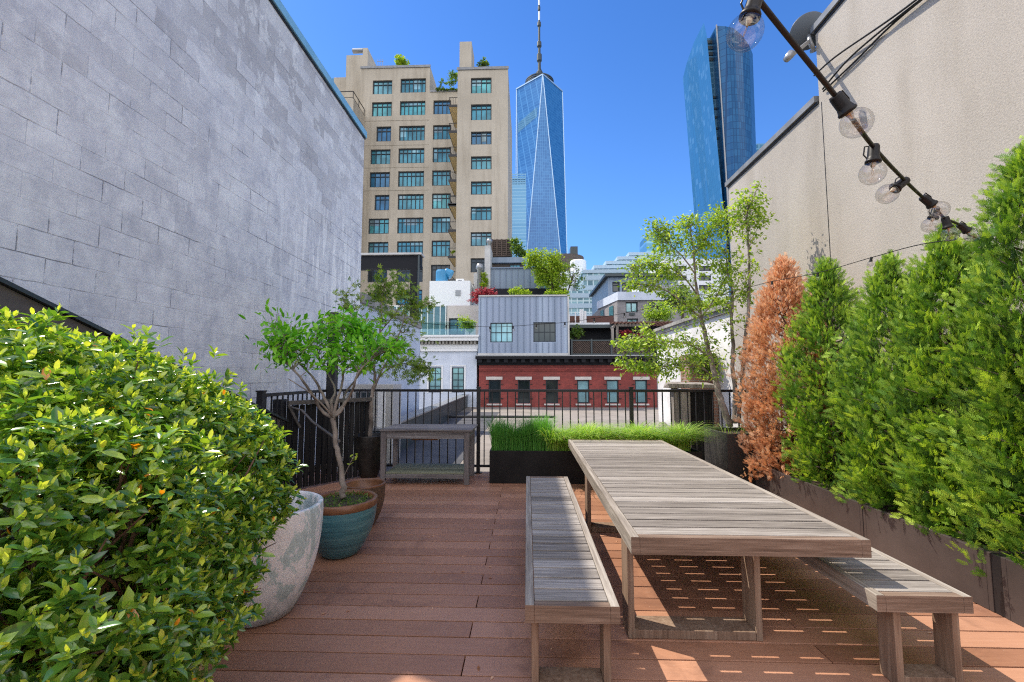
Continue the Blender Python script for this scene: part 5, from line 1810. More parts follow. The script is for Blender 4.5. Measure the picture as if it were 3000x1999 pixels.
# potting table
t = thing("potting_table", (-1.4, 6.5, 0), "old grey wooden work table with a mossy lower shelf by the railing", "table")
px0, px1, py0, py1, pz = -2.05, -.76, 6.13, 6.84, .757
mb = MB()
mb.cur = .3; mb.box(px0, px1, py0, py0 + .2, pz - .028, pz); mb.cur = .8; mb.box(px0, px1, py0 + .206, py0 + .45, pz - .028, pz - .002); mb.cur = .5; mb.box(px0, px1, py0 + .456, py1, pz - .028, pz - .001)
mb.build("tabletop", M['bench_grey'], t, bevel=.004)
for lx in (px0 + .045, px1 - .075):
    for ly in (py0 + .05, py1 - .09):
        mb = MB(); mb.cur = random.random(); mb.hexa([(lx - .033, ly - .03, .002), (lx + .033, ly - .03, .002), (lx + .033, ly + .03, .002), (lx - .033, ly + .03, .002), (lx - .037, ly - .035, pz - .03), (lx + .037, ly - .035, pz - .03), (lx + .037, ly + .035, pz - .03), (lx - .037, ly + .035, pz - .03)])
        mb.build("leg", M['bench_grey_z'], t, bevel=.004)
mb = MB(); mb.box(px0 + .085, px1 - .115, py0 + .025, py0 + .05, pz - .13, pz - .03); mb.box(px0 + .085, px1 - .115, py1 - .09, py1 - .065, pz - .13, pz - .03)
mb.box(px0 + .02, px0 + .045, py0 + .09, py1 - .13, pz - .13, pz - .03); mb.box(px1 - .075, px1 - .05, py0 + .09, py1 - .13, pz - .13, pz - .03)
mb.build("apron", M['bench_grey'], t, bevel=.003)
mb = MB()
for k in range(5):
    mb.cur = random.random(); mb.box(px0 + .085, px1 - .115, py0 + .03 + k * .125, py0 + .15 + k * .125, .145, .168)
mb.build("shelf", M['mossy'], t, bevel=.003)
mb = MB(); mb.box(px0 + .085, px1 - .115, py0 + .02, py0 + .045, .09, .143); mb.build("shelf_rail", M['bench_grey'], t)
mb = MB(); mb.box(-1.62, -1.25, 6.2, 6.55, pz - .155, pz - .135); mb.build("drawer_board", M['pot_rim'], t)

# ================================================================== PLANTERS
def boxplanter(name, label, x0, x1, y0, y1, h, mat, group=None, th=.03, soil=.05):
    t = thing(name, ((x0 + x1) / 2, (y0 + y1) / 2, 0), label, "planter", group)
    mb = MB()
    mb.box(x0, x1, y0, y0 + th, .002, h); mb.box(x0, x1, y1 - th, y1, .002, h)
    mb.box(x0, x0 + th, y0 + th + .0005, y1 - th - .0005, .002, h - .0005); mb.box(x1 - th, x1, y0 + th + .0005, y1 - th - .0005, .002, h - .0005)
    mb.build("box", mat, t, bevel=.003)
    mb = MB(); mb.box(x0 + th + .001, x1 - th - .001, y0 + th + .001, y1 - th - .001, .01, h - soil); mb.build("soil", M['soil'], t)
    return t


boxplanter("grass_planter", "long low black planter filled with ornamental grass at the railing", -.53, 2.42, 6.27, 6.74, .45, M['planter'])
boxplanter("corner_planter", "tall dark square planter in the far right corner holding the airy tree", 2.69, 3.5, 6.1, 6.88, .72, M['planter_dark'])
boxplanter("hedge_planter", "long brown metal planter under the arborvitae hedge, far section", 2.96, 3.9, 4.10, 5.93, .37, M['planter_brown'], "planter boxes under the hedge")
boxplanter("hedge_planter", "brown metal planter section in the foreground under the hedge", 2.96, 3.9, 3.02, 4.092, .37, M['planter_brown'], "planter boxes under the hedge")
boxplanter("hedge_planter", "nearest hedge planter section at the right edge, beyond a black gap", 2.96, 3.9, 1.2, 2.955, .37, M['planter_brown'], "planter boxes under the hedge")
mb = MB(); mb.box(2.965, 3.88, 2.958, 3.017, .002, .365)
tag(mb.build("planter_spacer", M['black']), "black filler strip between two hedge planter boxes", "spacer")


def pot(name, label, c, prof_out, prof_in, mat, mrim=None, rim_from=None, soilz=None, group=None):
    t = thing(name, (c[0], c[1], 0), label, "plant pot", group)
    mb = MB(); mb.lathe([(0.001, prof_out[0][1])] + prof_out, (c[0], c[1], 0), 56); mb.build("body", mat, t, smooth=True)
    mb = MB(); mb.lathe(prof_in, (c[0], c[1], 0), 56); mb.build("rim", mrim or mat, t, smooth=True)
    if soilz:
        r = prof_in[-2][0] + .005
        mb = MB()
        mb.lathe([(.001, soilz + .015), (r * .5, soilz + .012), (r, soilz)], (c[0], c[1], 0), 40); mb.build("soil", M['soil'], t, smooth=True)
    return t


def curve_prof(r0, r1, h, bulge, n=12, z0=.004):
    out = [(r0 * .85, z0)]
    for k in range(n + 1):
        f = k / n
        r = r0 + (r1 - r0) * (1 - (1 - f) ** bulge)
        out.append((r, z0 + .012 + (h - z0 - .012) * f))
    return out


P1 = curve_prof(.20, .355, .665, 2.5)
pot("glazed_pot", "large flaking white and teal glazed pot beside the leafy bush", (-1.70, 2.86), P1[:-1] + [(.352, .655)], [(.352, .655), (.352, .668), (.343, .674), (.325, .672), (.318, .655), (.30, .45), (.25, .2), (.001, .2)], M['pot_white'], mk_pot("flaking_rim", 'white'))
mb = MB()
P2 = curve_prof(.15, .287, .40, 2.2)
pot("glazed_pot", "round ribbed teal pot with brown rim holding the small green tree", (-1.585, 3.80), P2, [(.287, .40), (.293, .41), (.293, .455), (.285, .462), (.262, .460), (.256, .44), (.245, .38), (.001, .38)], M['pot_teal'], M['pot_rim'], soilz=.425)
P3 = curve_prof(.12, .21, .40, 2.6)
pot("glazed_pot", "pitted dark brown pot standing empty behind the teal pot", (-1.66, 4.52), P3, [(.21, .40), (.212, .412), (.205, .418), (.188, .416), (.182, .40), (.17, .2), (.001, .2)], M['pot_brown'], M['pot_rim'])
P4 = curve_prof(.13, .235, .60, 2.0)
pot("glazed_pot", "tall black pot between the gate and the potting table", (-2.36, 6.62), P4, [(.235, .60), (.24, .61), (.232, .62), (.215, .615), (.21, .56), (.001, .55)], M['pot_black'], soilz=.57)
P5 = curve_prof(.25, .42, .42, 2.2)
pot("glazed_pot", "cream pot under the big leafy bush, cut by the bottom edge", (-1.62, 1.55), P5, [(.42, .42), (.425, .43), (.415, .44), (.39, .437), (.38, .40), (.001, .39)], M['pot_cream'], soilz=.41)

# ================================================================== BUSH (left foreground)
blobs = [(60, 1165, 1.55, .33), (290, 1185, 1.7, .32), (500, 1262, 1.95, .32), (660, 1312, 2.2, .28), (770, 1340, 2.35, .14), (100, 1430, 1.3, .30), (360, 1480, 1.5, .33), (590, 1530, 1.9, .28),
         (745, 1450, 2.3, .2), (60, 1800, 1.15, .27), (300, 1830, 1.35, .28), (450, 1800, 1.55, .25), (560, 1690, 1.8, .26), (180, 1240, 2.1, .4), (430, 1330, 2.3, .4), (-200, 1200, 1.6, .4), (-200, 1550, 1.3, .4), (390, 1720, 1.9, .3)]
t = thing("leafy_bush", (-1.62, 1.55, .42), "big glossy bright green bush filling the left foreground", "shrub")
BC = np.array([vec(W(u, v, Y=Y)) - np.array([0.02, 0, .045]) for u, v, Y, r in blobs]); BR = np.array([b[3] for b in blobs])
pts = []; nrm_ = []; fr_ = []
for i in range(len(blobs)):
    n = int(2100 * (BR[i] / .33) ** 2)
    d = unit(n)
    rr_ = BR[i] * (1 - .42 * rng.random(n) ** 2.2)
    # lumpy shells
    rr_ *= 1 + .13 * np.sin(d[:, 0] * 9 + i) * np.sin(d[:, 2] * 8 + 2 * i) + .06 * rng.normal(size=n)
    p = BC[i] + d * rr_[:, None]
    keep = np.ones(n, bool)
    for j in range(len(blobs)):
        if j == i: continue
        keep &= (np.linalg.norm(p - BC[j], axis=1) > BR[j] * .72)
    keep &= p[:, 2] > .30
    keep &= p[:, 0] > -3.1
    keep &= (np.linalg.norm(p[:, :2], axis=1) > 1.22)
    pts.append(p[keep]); nrm_.append(d[keep]); fr_.append((rr_ / BR[i])[keep])
pts = np.vstack(pts); nrm_ = np.vstack(nrm_)
hol = vec(W(330, 1690, Y=1.26))
hd_ = (pts - hol) / np.array([.08, .12, .15])
kk = np.linalg.norm(hd_, axis=1) > 1
pts, nrm_ = pts[kk], nrm_[kk]
long_ = (rng.random(len(pts)) < .07)
pts = pts + (nrm_ * .6 + np.array([0, 0, .8])) * (long_ * rng.random(len(pts)) * .08)[:, None]
sel = rng.permutation(len(pts))[:9500]
pts, nrm_ = pts[sel], nrm_[sel]
ax = nrm_ + np.array([0, 0, .75]) + .45 * rng.normal(size=nrm_.shape)
ax /= np.linalg.norm(ax, axis=1, keepdims=True)
LP = []; LD = []; LU = []; LS = []; LT = []
for k in range(8):
    n = len(pts)
    an = k * 2.4 + rng.random(n) * .6
    inner = k < 3
    tilt = (0.35 if inner else 1.05) + .25 * rng.normal(size=n)
    s1 = np.cross(ax, np.array([.3, .8, .2])); s1 /= np.linalg.norm(s1, axis=1, keepdims=True)
    s2 = np.cross(ax, s1)
    rad = s1 * np.cos(an)[:, None] + s2 * np.sin(an)[:, None]
    d = ax * np.cos(tilt)[:, None] + rad * np.sin(tilt)[:, None]
    LP.append(pts - ax * (0.0 if inner else .012 * (k - 2) / 2)); LD.append(d); LU.append(ax + .2 * rng.normal(size=ax.shape))
    LS.append((.026 if inner else .042) * (1 + .32 * rng.normal(size=n)).clip(.5, 1.7))
    tt = (.76 if inner else .38) + .16 * rng.normal(size=n) + (.10 if inner else .05) * np.clip((pts[:, 2] - 1.0) * 2, -1, 1)
    tt = tt.clip(0, .90)
    tt[rng.random(n) < .004] = 1.0
    LT.append(tt)
LP, LD, LU, LS, LT = map(np.concatenate, (LP, LD, LU, LS, LT))
V, F = scatter(LEAF8_V, LEAF8_F, LP, LD, LU, LS, 1.0)
np_mesh("foliage", V, F, np.repeat(LT, 8), M['l_bush'], t)
mb = MB()
base = Vector((-1.62, 1.55, .42))
for k in range(95):
    c = BC[rng.integers(0, len(BC))]; e = Vector(c + unit(1)[0] * .28)
    if e.z < .5: continue
    b0 = base + Vector((rng.normal() * .10, rng.normal() * .10, 0))
    m1 = b0.lerp(e, .35) + Vector((rng.normal() * .05, rng.normal() * .05, .12)); m2 = b0.lerp(e, .7) + Vector((rng.normal() * .04, rng.normal() * .04, .06))
    mb.tube([b0, m1, m2, e], [.011, .007, .005, .002], 6)
mb.build("stems", M['bark_red'], t, smooth=True)


# ================================================================== ARBORVITAE
def arborvitae(x, y, zb0, ztop, R, n, mat, label, dead=False, seed=0, spr=.088, bark='bark_dark'):
    n = int(n * 2.4)
    t = thing("dead_arborvitae" if dead else "arborvitae", (x, y, zb0), label, "tree", None if dead else "green arborvitae in the hedge")
    g = np.random.default_rng(seed)
    H = ztop - zb0
    nb = n // 9
    f = (np.arange(nb) + g.random(nb)) / nb
    f = 1 - (1 - f) ** .92
    an = g.random(nb) * 2 * math.pi
    def prof_(f): return np.minimum(1.0, ((1 - f) * 2.3 + .02) ** .75)
    lump = 1 + .13 * np.sin(an * 3 + f * 9 + seed) + .10 * g.normal(size=nb)
    r = R * prof_(f) * lump * (1 - .38 * g.random(nb) ** 1.7)
    out = np.stack([np.cos(an), np.sin(an), np.zeros(nb)], 1)
    bd = out * (.75 - .3 * f)[:, None] + np.array([0, 0, 1.0]) * (.60 + .7 * f)[:, None] + .22 * g.normal(size=(nb, 3))
    bd /= np.linalg.norm(bd, axis=1, keepdims=True)
    tip = np.stack([x + r * np.cos(an), y + r * np.sin(an), zb0 + f * H * .97 + .03], 1)
    side = np.cross(out, np.array([0, 0, 1.0])) + .5 * g.normal(size=(nb, 3))
    side /= np.linalg.norm(side, axis=1, keepdims=True)
    wv = np.cross(bd, side)
    P = []; Dd = []; Up = []; Sz = []; Tt = []
    bt = g.normal(size=nb)
    for q in range(18):
        u = g.random(nb)
        L = .24 * (1 - .35 * f)
        lat = (g.random(nb) - .5) * 2
        fan = .085 * (.35 + u)
        p = tip - bd * ((1 - u) * L)[:, None] + wv * (lat * fan)[:, None] + side * (.022 * g.normal(size=nb))[:, None]
        P.append(p)
        Dd.append(bd + wv * (lat * .75)[:, None] + .22 * g.normal(size=(nb, 3)))
        Up.append(side + .35 * g.normal(size=(nb, 3)))
        Sz.append(spr * (.55 + .6 * g.random(nb)) * (1 - .2 * f))
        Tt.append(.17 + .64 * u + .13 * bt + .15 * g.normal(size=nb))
    P, Dd, Up = np.vstack(P), np.vstack(Dd), np.vstack(Up)
    Sz, Tt = np.concatenate(Sz), np.concatenate(Tt)
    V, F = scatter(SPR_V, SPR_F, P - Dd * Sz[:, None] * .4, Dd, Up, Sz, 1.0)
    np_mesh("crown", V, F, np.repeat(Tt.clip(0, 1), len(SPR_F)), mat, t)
    mb = MB()
    mb.tube([(x, y, zb0 - .05), (x + .02, y, zb0 + H * .5), (x, y + .01, ztop - .1)], [.045, .03, .006], 8)
    for k in range(70):
        ff = .03 + .9 * k / 70; a_ = k * 2.4
        rr_ = R * min(1, ((1 - ff) * 1.8) ** .8) * .8
        mb.tube([(x, y, zb0 + ff * H * .93), (x + rr_ * .5 * math.cos(a_), y + rr_ * .5 * math.sin(a_), zb0 + ff * H * .95 + .02), (x + rr_ * math.cos(a_), y + rr_ * math.sin(a_), zb0 + ff * H * .97 + .07)], [.010, .007, .003], 5)
    mb.build("trunk", M[bark], t, smooth=True)
    return t


XH = 3.33
arborvitae(3.28, 5.68, .33, 3.10, .52, 4400, M['l_dead'], "dead orange brown arborvitae at the far end of the green hedge", True, 3, .085, 'bark_red')
arborvitae(XH, 4.93, .38, 2.86, .46, 3000, M['l_cedar'], "pointed green arborvitae right beside the dead brown one", seed=1)
arborvitae(XH, 4.10, .38, 2.66, .46, 3200, M['l_cedar'], "short double tipped green arborvitae, second from the dead one", seed=2)
arborvitae(XH - .02, 3.52, .38, 2.74, .42, 3400, M['l_cedar'], "green arborvitae under the cluster of glass bulbs", seed=4)
arborvitae(XH, 2.93, .38, 3.12, .46, 3800, M['l_cedar'], "tallest green arborvitae, cut by the right edge of the photo", seed=5)
arborvitae(XH, 2.30, .33, 3.0, .46, 2200, M['l_cedar'], "nearest arborvitae, showing only low fronds at the bottom right", seed=6)


# ================================================================== NEAR TREES
def grow(name, base, label, limbs, clusters, TV, TF, leafsz, mat, bark, twigs=7, per=8, droop=.3, up=1.0, seed=1, wid=1.0, twr=.004):
    """limbs: list of (points, radii). clusters: (center, radii xyz, weight)"""
    g = np.random.default_rng(seed)
    t = thing(name, base, label, "tree")
    mb = MB()
    nodes = []
    for pts_, rad in limbs:
        pts_ = [Vector(p) for p in pts_]
        # smooth by subdividing (Catmull-like)
        sm = []; sr = []
        for i in range(len(pts_) - 1):
            p0 = pts_[max(i - 1, 0)]; p1 = pts_[i]; p2 = pts_[i + 1]; p3 = pts_[min(i + 2, len(pts_) - 1)]
            for s in range(4):
                u = s / 4
                q = .5 * ((2 * p1) + (-p0 + p2) * u + (2 * p0 - 5 * p1 + 4 * p2 - p3) * u * u + (-p0 + 3 * p1 - 3 * p2 + p3) * u ** 3)
                sm.append(q + Vector(g.normal(size=3)) * rad[i] * .18); sr.append(rad[i] * (1 - u) + rad[i + 1] * u)
        sm.append(pts_[-1]); sr.append(rad[-1])
        mb.tube(sm, sr, 9)
        nodes += sm
    mb.build("trunk", bark, t, smooth=True)
    NP = np.array([tuple(q) for q in nodes])
    tw = MB()
    P = []; Dd = []
    for c, r3, wgt in clusters:
        c = np.array(tuple(c)); r3 = np.array(r3)
        for k in range(max(2, int(twigs * wgt))):
            e = c + unit_g(g) * r3 * g.random() ** .35
            dist = np.linalg.norm(NP - e, axis=1)
            cand = np.argsort(dist)[:6]
            s = NP[cand[g.integers(0, len(cand))]]
            L = np.linalg.norm(e - s)
            m = (s + e) / 2 + np.array([0, 0, .10 * L]) + g.normal(size=3) * .06 * L
            tw.tube([s, m, e], [twr * (1 + 1.2 * min(L, 1.2)), twr * .8, twr * .4], 5, cap=False)
            for q in range(per):
                u = .35 + .68 * g.random()
                p = (1 - u) ** 2 * s + 2 * u * (1 - u) * m + u * u * e + g.normal(size=3) * np.array([1, 1, .55]) * leafsz * .9
                P.append(p)
                dd_ = (e - s) / (L + 1e-6) + g.normal(size=3) * .9; dd_[2] -= droop
                Dd.append(dd_)
    tw.build("twigs", bark, t)
    P = np.array(P); Dd = np.array(Dd); n = len(P)
    V, F = scatter(TV, TF, P, Dd, np.array([0, 0, up]) + .55 * g.normal(size=(n, 3)), leafsz * (.65 + .7 * g.random(n)), wid)
    np_mesh("leaves", V, F, np.repeat(g.random(n), len(TF)), mat, t)
    return t


def unit_g(g):
    v = g.normal(size=3); return v / np.linalg.norm(v)


# small tree in the teal pot, depth about 3.8
def Q(x, y, Y=3.80): return W(*z6(x, y), Y=Y)
fork = Q(510, 690)
limbs = [([Q(562, 1125), Q(560, 1040), Q(545, 930), Q(528, 840), Q(518, 760), fork], [.026, .024, .022, .021, .021, .023]),
         ([fork, Q(445, 650), Q(400, 570, 3.7), Q(330, 470, 3.6), Q(250, 390, 3.6), Q(170, 310, 3.6)], [.017, .014, .012, .009, .006, .003]),
         ([fork, Q(480, 620), Q(440, 540), Q(400, 470), Q(330, 400, 3.9), Q(270, 290, 3.9)], [.016, .014, .011, .009, .006, .003]),
         ([fork, Q(500, 610), Q(520, 540, 3.9), Q(480, 450, 4.0), Q(430, 350, 4.0), Q(420, 220, 4.0)], [.016, .013, .010, .008, .006, .003]),
         ([fork, Q(540, 650), Q(590, 590), Q(620, 520, 3.7), Q(650, 440, 3.7), Q(720, 370, 3.7), Q(810, 320, 3.7)], [.017, .015, .012, .010, .008, .006, .003]),
         ([fork, Q(530, 600), Q(560, 500, 3.9), Q(565, 420, 3.9), Q(590, 310, 4.0), Q(600, 180, 4.0)], [.015, .012, .010, .008, .006, .003]),
         ([fork, Q(560, 640), Q(575, 560, 4.0), Q(660, 440, 4.1), Q(700, 340, 4.1), Q(690, 240, 4.1)], [.014, .012, .009, .007, .005, .003]),
         ([fork, Q(470, 640, 3.7), Q(420, 590, 3.6), Q(360, 540, 3.5), Q(300, 500, 3.5), Q(265, 480, 3.5)], [.010, .008, .006, .005, .004, .003])]
cl = [(Q(180, 130, 3.6), (.07, .1, .07), .8), (Q(200, 250, 3.6), (.12, .15, .10), 1.5), (Q(280, 200, 3.6), (.12, .15, .07), 1.2), (Q(300, 330, 3.7), (.16, .2, .11), 2.2), (Q(380, 270, 3.8), (.17, .25, .10), 2.4), (Q(250, 380, 3.7), (.10, .15, .06), .9),
      (Q(480, 200, 3.9), (.15, .2, .12), 2.2), (Q(450, 300, 3.9), (.18, .3, .12), 2.6), (Q(570, 150, 4.0), (.13, .2, .11), 1.8), (Q(620, 250, 4.0), (.2, .3, .12), 3.0), (Q(600, 340, 3.9), (.2, .3, .11), 3.0),
      (Q(700, 290, 3.9), (.18, .3, .11), 3.0), (Q(760, 330, 3.8), (.18, .25, .09), 2.6), (Q(830, 300, 3.8), (.13, .2, .07), 1.8), (Q(690, 400, 3.8), (.16, .25, .06), 1.4), (Q(520, 400, 3.9), (.2, .25, .06), 1.2), (Q(740, 200, 4.0), (.14, .2, .07), 1.4)]
grow("potted_tree", (-1.585, 3.8, .42), "small bright green tree with pale twisted trunk in the teal pot", limbs, cl, LEAF8_V, LEAF8_F, .068, M['l_maple'], M['bark_grey'], 8, 8, .1, 1.0, 3, .95, .003)
# low side shoot
tsh = ALL[-1]
mb = MB(); mb.tube([Q(570, 1000), Q(595, 950), Q(615, 910), Q(640, 890)], [.004, .003, .003, .002], 5); mb.build("side_shoot", M['bark_grey'], tsh)
pp = np.array([vec(Q(*a)) for a in ((595, 950), (598, 948), (612, 912), (638, 888), (640, 890), (636, 885), (640, 915), (600, 905))])
V, F = scatter(LEAF8_V, LEAF8_F, pp, unit(8), np.tile(np.array([0, 0, 1.0]), (8, 1)), np.full(8, .05), 1.2)
np_mesh("shoot_leaves", V, F, np.full(64, .9), M['l_lime'], tsh)
# strap tying the trunk to the gate post
mb = MB(); a = Q(535, 815); b_ = Q(400, 715, 4.6); c_ = Vector((-3.05, 5.62, 1.10))
mb.tube([a + Vector((.02, -.02, 0)), b_, Q(340, 650, 5.0), c_], .012, 6)
tag(mb.build("tie_strap", M['cap_brown']), "dark strap tying the potted tree's trunk to the slatted gate", "strap")
# ground-cover in the teal pot
n = 500
an = rng.random(n) * 6.283; rr_ = .24 * np.sqrt(rng.random(n))
P = np.stack([-1.585 + rr_ * np.cos(an), 3.80 + rr_ * np.sin(an), .425 + .02 * rng.random(n)], 1)
V, F = scatter(LEAF2_V, LEAF2_F, P, unit(n) + np.array([0, 0, .5]), unit(n), .03 * (.6 + .8 * rng.random(n)), .6)
tag(np_mesh("moss_groundcover", V, F, np.repeat(rng.random(n), 2), M['l_dark']), kind='stuff')

# darker tree behind in the black pot, depth about 6.6
def Q2(x, y, Y=6.62): return W(*z6(x, y), Y=Y)
f2 = Q2(720, 560)
limbs = [([Q2(712, 800), Q2(712, 700), Q2(715, 620), f2, Q2(735, 500), Q2(728, 430)], [.035, .033, .030, .028, .024, .02]),
         ([Q2(728, 430), Q2(740, 330), Q2(760, 230), Q2(770, 130), Q2(775, 40), Q2(790, -40)], [.02, .016, .013, .011, .008, .004]),
         ([f2, Q2(770, 440), Q2(830, 330), Q2(870, 230), Q2(900, 130), Q2(930, 40)], [.02, .015, .011, .009, .006, .003]),
         ([Q2(735, 500), Q2(800, 430), Q2(880, 400), Q2(960, 410), Q2(1030, 410)], [.015, .011, .008, .006, .003]),
         ([Q2(728, 430), Q2(700, 330), Q2(660, 230), Q2(610, 130), Q2(560, 50)], [.015, .011, .008, .005, .003]),
         ([Q2(760, 230), Q2(830, 150), Q2(900, 60), Q2(960, 90), Q2(1060, 60)], [.011, .008, .006, .004, .003])]
cl = [(Q2(560, 50), (.25, .2, .12), 1), (Q2(640, 130), (.3, .3, .15), 1.2), (Q2(700, -20), (.25, .3, .2), 1.4), (Q2(790, -60), (.2, .25, .22), 1.8), (Q2(800, 40), (.3, .3, .2), 2.4), (Q2(880, -60), (.2, .25, .22), 1.5), (Q2(900, 40), (.25, .3, .25), 2.6),
      (Q2(950, 130), (.22, .3, .2), 2.2), (Q2(1040, 65), (.25, .15, .06), .9), (Q2(830, 160), (.3, .3, .2), 1.6), (Q2(900, 250), (.35, .3, .2), 1.8), (Q2(850, 400), (.3, .3, .12), 1.5), (Q2(960, 400), (.3, .25, .08), 2.0), (Q2(1000, 470), (.25, .2, .10), 1.4),
      (Q2(700, 420), (.2, .2, .12), .8), (Q2(890, 470), (.3, .25, .1), 1.3), (Q2(930, 320), (.3, .3, .12), 1.3), (Q2(760, 300), (.3, .3, .2), 1.2)]
grow("maple_tree", (-2.36, 6.62, .57), "slender dull green maple in the black pot near the railing", limbs, cl, PALM_V, PALM_F, .070, M['l_maple2'], M['bark_grey'], 7, 7, .5, 1.0, 8, 1.0, .003)

# airy multi-stem tree, right corner
def Q3(x, y, Y=6.6): return W(*z4(x, y), Y=Y)
b3 = Q3(1665, 1555, 6.5)
limbs = [([b3, Q3(1610, 1400, 6.5), Q3(1560, 1220, 6.6), Q3(1520, 1050, 6.7), Q3(1485, 900, 6.7), Q3(1450, 740, 6.8), Q3(1420, 560, 6.8), Q3(1400, 400, 6.8), Q3(1395, 250, 6.8), Q3(1370, 80, 6.8), Q3(1360, -40, 6.8)], [.05, .045, .04, .036, .032, .028, .023, .018, .014, .009, .004]),
         ([Q3(1700, 1540, 6.6), Q3(1710, 1350, 6.6), Q3(1690, 1150, 6.6), Q3(1690, 950, 6.6), Q3(1680, 760, 6.6), Q3(1690, 560, 6.6), Q3(1650, 380, 6.7), Q3(1640, 200, 6.7)], [.036, .034, .03, .027, .022, .016, .011, .005]),
         ([Q3(1730, 1540, 6.5), Q3(1760, 1250, 6.5), Q3(1790, 900, 6.4), Q3(1810, 700, 6.4), Q3(1815, 500, 6.4), Q3(1815, 300, 6.4), Q3(1805, 100, 6.4), Q3(1800, -60, 6.4), Q3(1850, -190, 6.4), Q3(1890, -290, 6.4)], [.034, .03, .026, .022, .02, .017, .014, .011, .007, .004]),
         ([Q3(1560, 1220, 6.6), Q3(1470, 1130, 6.5), Q3(1330, 1080, 6.4), Q3(1150, 1110, 6.3), Q3(980, 1100, 6.3), Q3(850, 1085, 6.3)], [.018, .014, .011, .008, .006, .003]),
         ([Q3(1520, 1050, 6.7), Q3(1400, 960, 6.6), Q3(1250, 920, 6.5), Q3(1080, 920, 6.4), Q3(880, 915, 6.4)], [.017, .013, .010, .007, .003]),
         ([Q3(1450, 740, 6.8), Q3(1350, 650, 6.7), Q3(1230, 560, 6.6), Q3(1090, 490, 6.5), Q3(900, 480, 6.5)], [.017, .012, .009, .006, .003]),
         ([Q3(1420, 560, 6.8), Q3(1320, 430, 6.7), Q3(1200, 350, 6.6), Q3(1050, 330, 6.6), Q3(900, 355, 6.6)], [.014, .010, .008, .006, .003]),
         ([Q3(1400, 400, 6.8), Q3(1300, 260, 6.7), Q3(1200, 170, 6.7), Q3(1100, 60, 6.7)], [.012, .009, .006, .003]),
         ([Q3(1450, 740, 6.8), Q3(1530, 620, 6.9), Q3(1600, 500, 6.9), Q3(1640, 330, 6.9)], [.014, .010, .008, .003]),
         ([Q3(1395, 250, 6.8), Q3(1480, 130, 6.9), Q3(1560, 20, 6.9), Q3(1640, -80, 6.9)], [.010, .008, .005, .003])]
cl = [(Q3(880, 1080, 6.3), (.20, .15, .07), 1.6), (Q3(980, 1110, 6.3), (.22, .2, .12), 2.4), (Q3(1080, 1140, 6.3), (.18, .2, .12), 2.0), (Q3(1200, 1160, 6.4), (.25, .3, .12), 1.6), (Q3(1280, 1060, 6.4), (.2, .3, .12), 1.3),
      (Q3(840, 920, 6.4), (.2, .15, .06), 1.6), (Q3(950, 930, 6.4), (.25, .25, .10), 2.6), (Q3(1080, 940, 6.4), (.28, .3, .14), 2.8), (Q3(1150, 1010, 6.4), (.28, .3, .16), 2.6), (Q3(1280, 940, 6.5), (.3, .3, .2), 2.2), (Q3(1050, 830, 6.5), (.25, .3, .12), 1.6),
      (Q3(1380, 1010, 6.5), (.25, .3, .2), 1.4), (Q3(900, 480, 6.5), (.18, .15, .06), 1.3), (Q3(1030, 460, 6.5), (.25, .25, .15), 2.6), (Q3(1120, 400, 6.6), (.3, .3, .18), 3.2), (Q3(1050, 300, 6.6), (.22, .25, .14), 2.4), (Q3(920, 355, 6.6), (.18, .15, .05), .9),
      (Q3(1200, 330, 6.6), (.3, .35, .2), 2.6), (Q3(1250, 480, 6.7), (.3, .35, .2), 2.2), (Q3(1180, 180, 6.7), (.25, .3, .18), 2.8), (Q3(1090, 70, 6.7), (.2, .2, .18), 1.9), (Q3(1250, 60, 6.7), (.25, .3, .2), 2.6), (Q3(1080, -30, 6.7), (.12, .15, .12), .8),
      (Q3(1360, 0, 6.8), (.22, .3, .25), 2.6), (Q3(1380, 150, 6.8), (.3, .3, .25), 2.8), (Q3(1480, 60, 6.8), (.25, .3, .22), 2.6), (Q3(1560, -50, 6.9), (.2, .3, .2), 2.2), (Q3(1560, 130, 6.8), (.3, .3, .25), 2.8), (Q3(1640, 30, 6.8), (.25, .3, .22), 2.4),
      (Q3(1500, 280, 6.8), (.3, .3, .25), 2.6), (Q3(1620, 300, 6.8), (.3, .3, .25), 2.8), (Q3(1560, 450, 6.8), (.3, .35, .22), 2.6), (Q3(1660, 520, 6.7), (.28, .3, .25), 2.6), (Q3(1450, 640, 6.7), (.3, .3, .18), 2.0), (Q3(1310, 640, 6.7), (.3, .3, .15), 2.2),
      (Q3(1620, 660, 6.7), (.25, .3, .2), 1.6), (Q3(1760, 420, 6.5), (.2, .3, .3), 1.7), (Q3(1780, 620, 6.5), (.2, .25, .25), 1.2), (Q3(1740, 800, 6.5), (.25, .25, .25), 1.0), (Q3(1600, 850, 6.6), (.3, .3, .25), 1.0), (Q3(1420, 830, 6.6), (.3, .3, .2), 1.3),
      (Q3(1800, 130, 6.4), (.22, .25, .3), 2.2), (Q3(1780, -60, 6.4), (.25, .25, .25), 2.2), (Q3(1880, 0, 6.4), (.18, .2, .2), 1.2), (Q3(1870, -190, 6.4), (.15, .2, .22), 1.5), (Q3(1730, -140, 6.4), (.15, .2, .18), 1.2), (Q3(1920, -90, 6.4), (.1, .1, .1), .5),
      (Q3(1560, 1020, 6.6), (.3, .3, .25), .8), (Q3(1680, 1100, 6.6), (.25, .3, .3), .7), (Q3(1450, 1200, 6.5), (.3, .3, .15), .9), (Q3(1660, -90, 6.6), (.2, .2, .18), 1.2)]
grow("airy_tree", (3.05, 6.5, .67), "airy multi stemmed yellow green tree in the far right corner planter", limbs, cl, LEAF2_V, LEAF2_F, .056, M['l_birch'], M['bark_grey'], 10, 11, .45, 1.0, 21, .85, .0028)


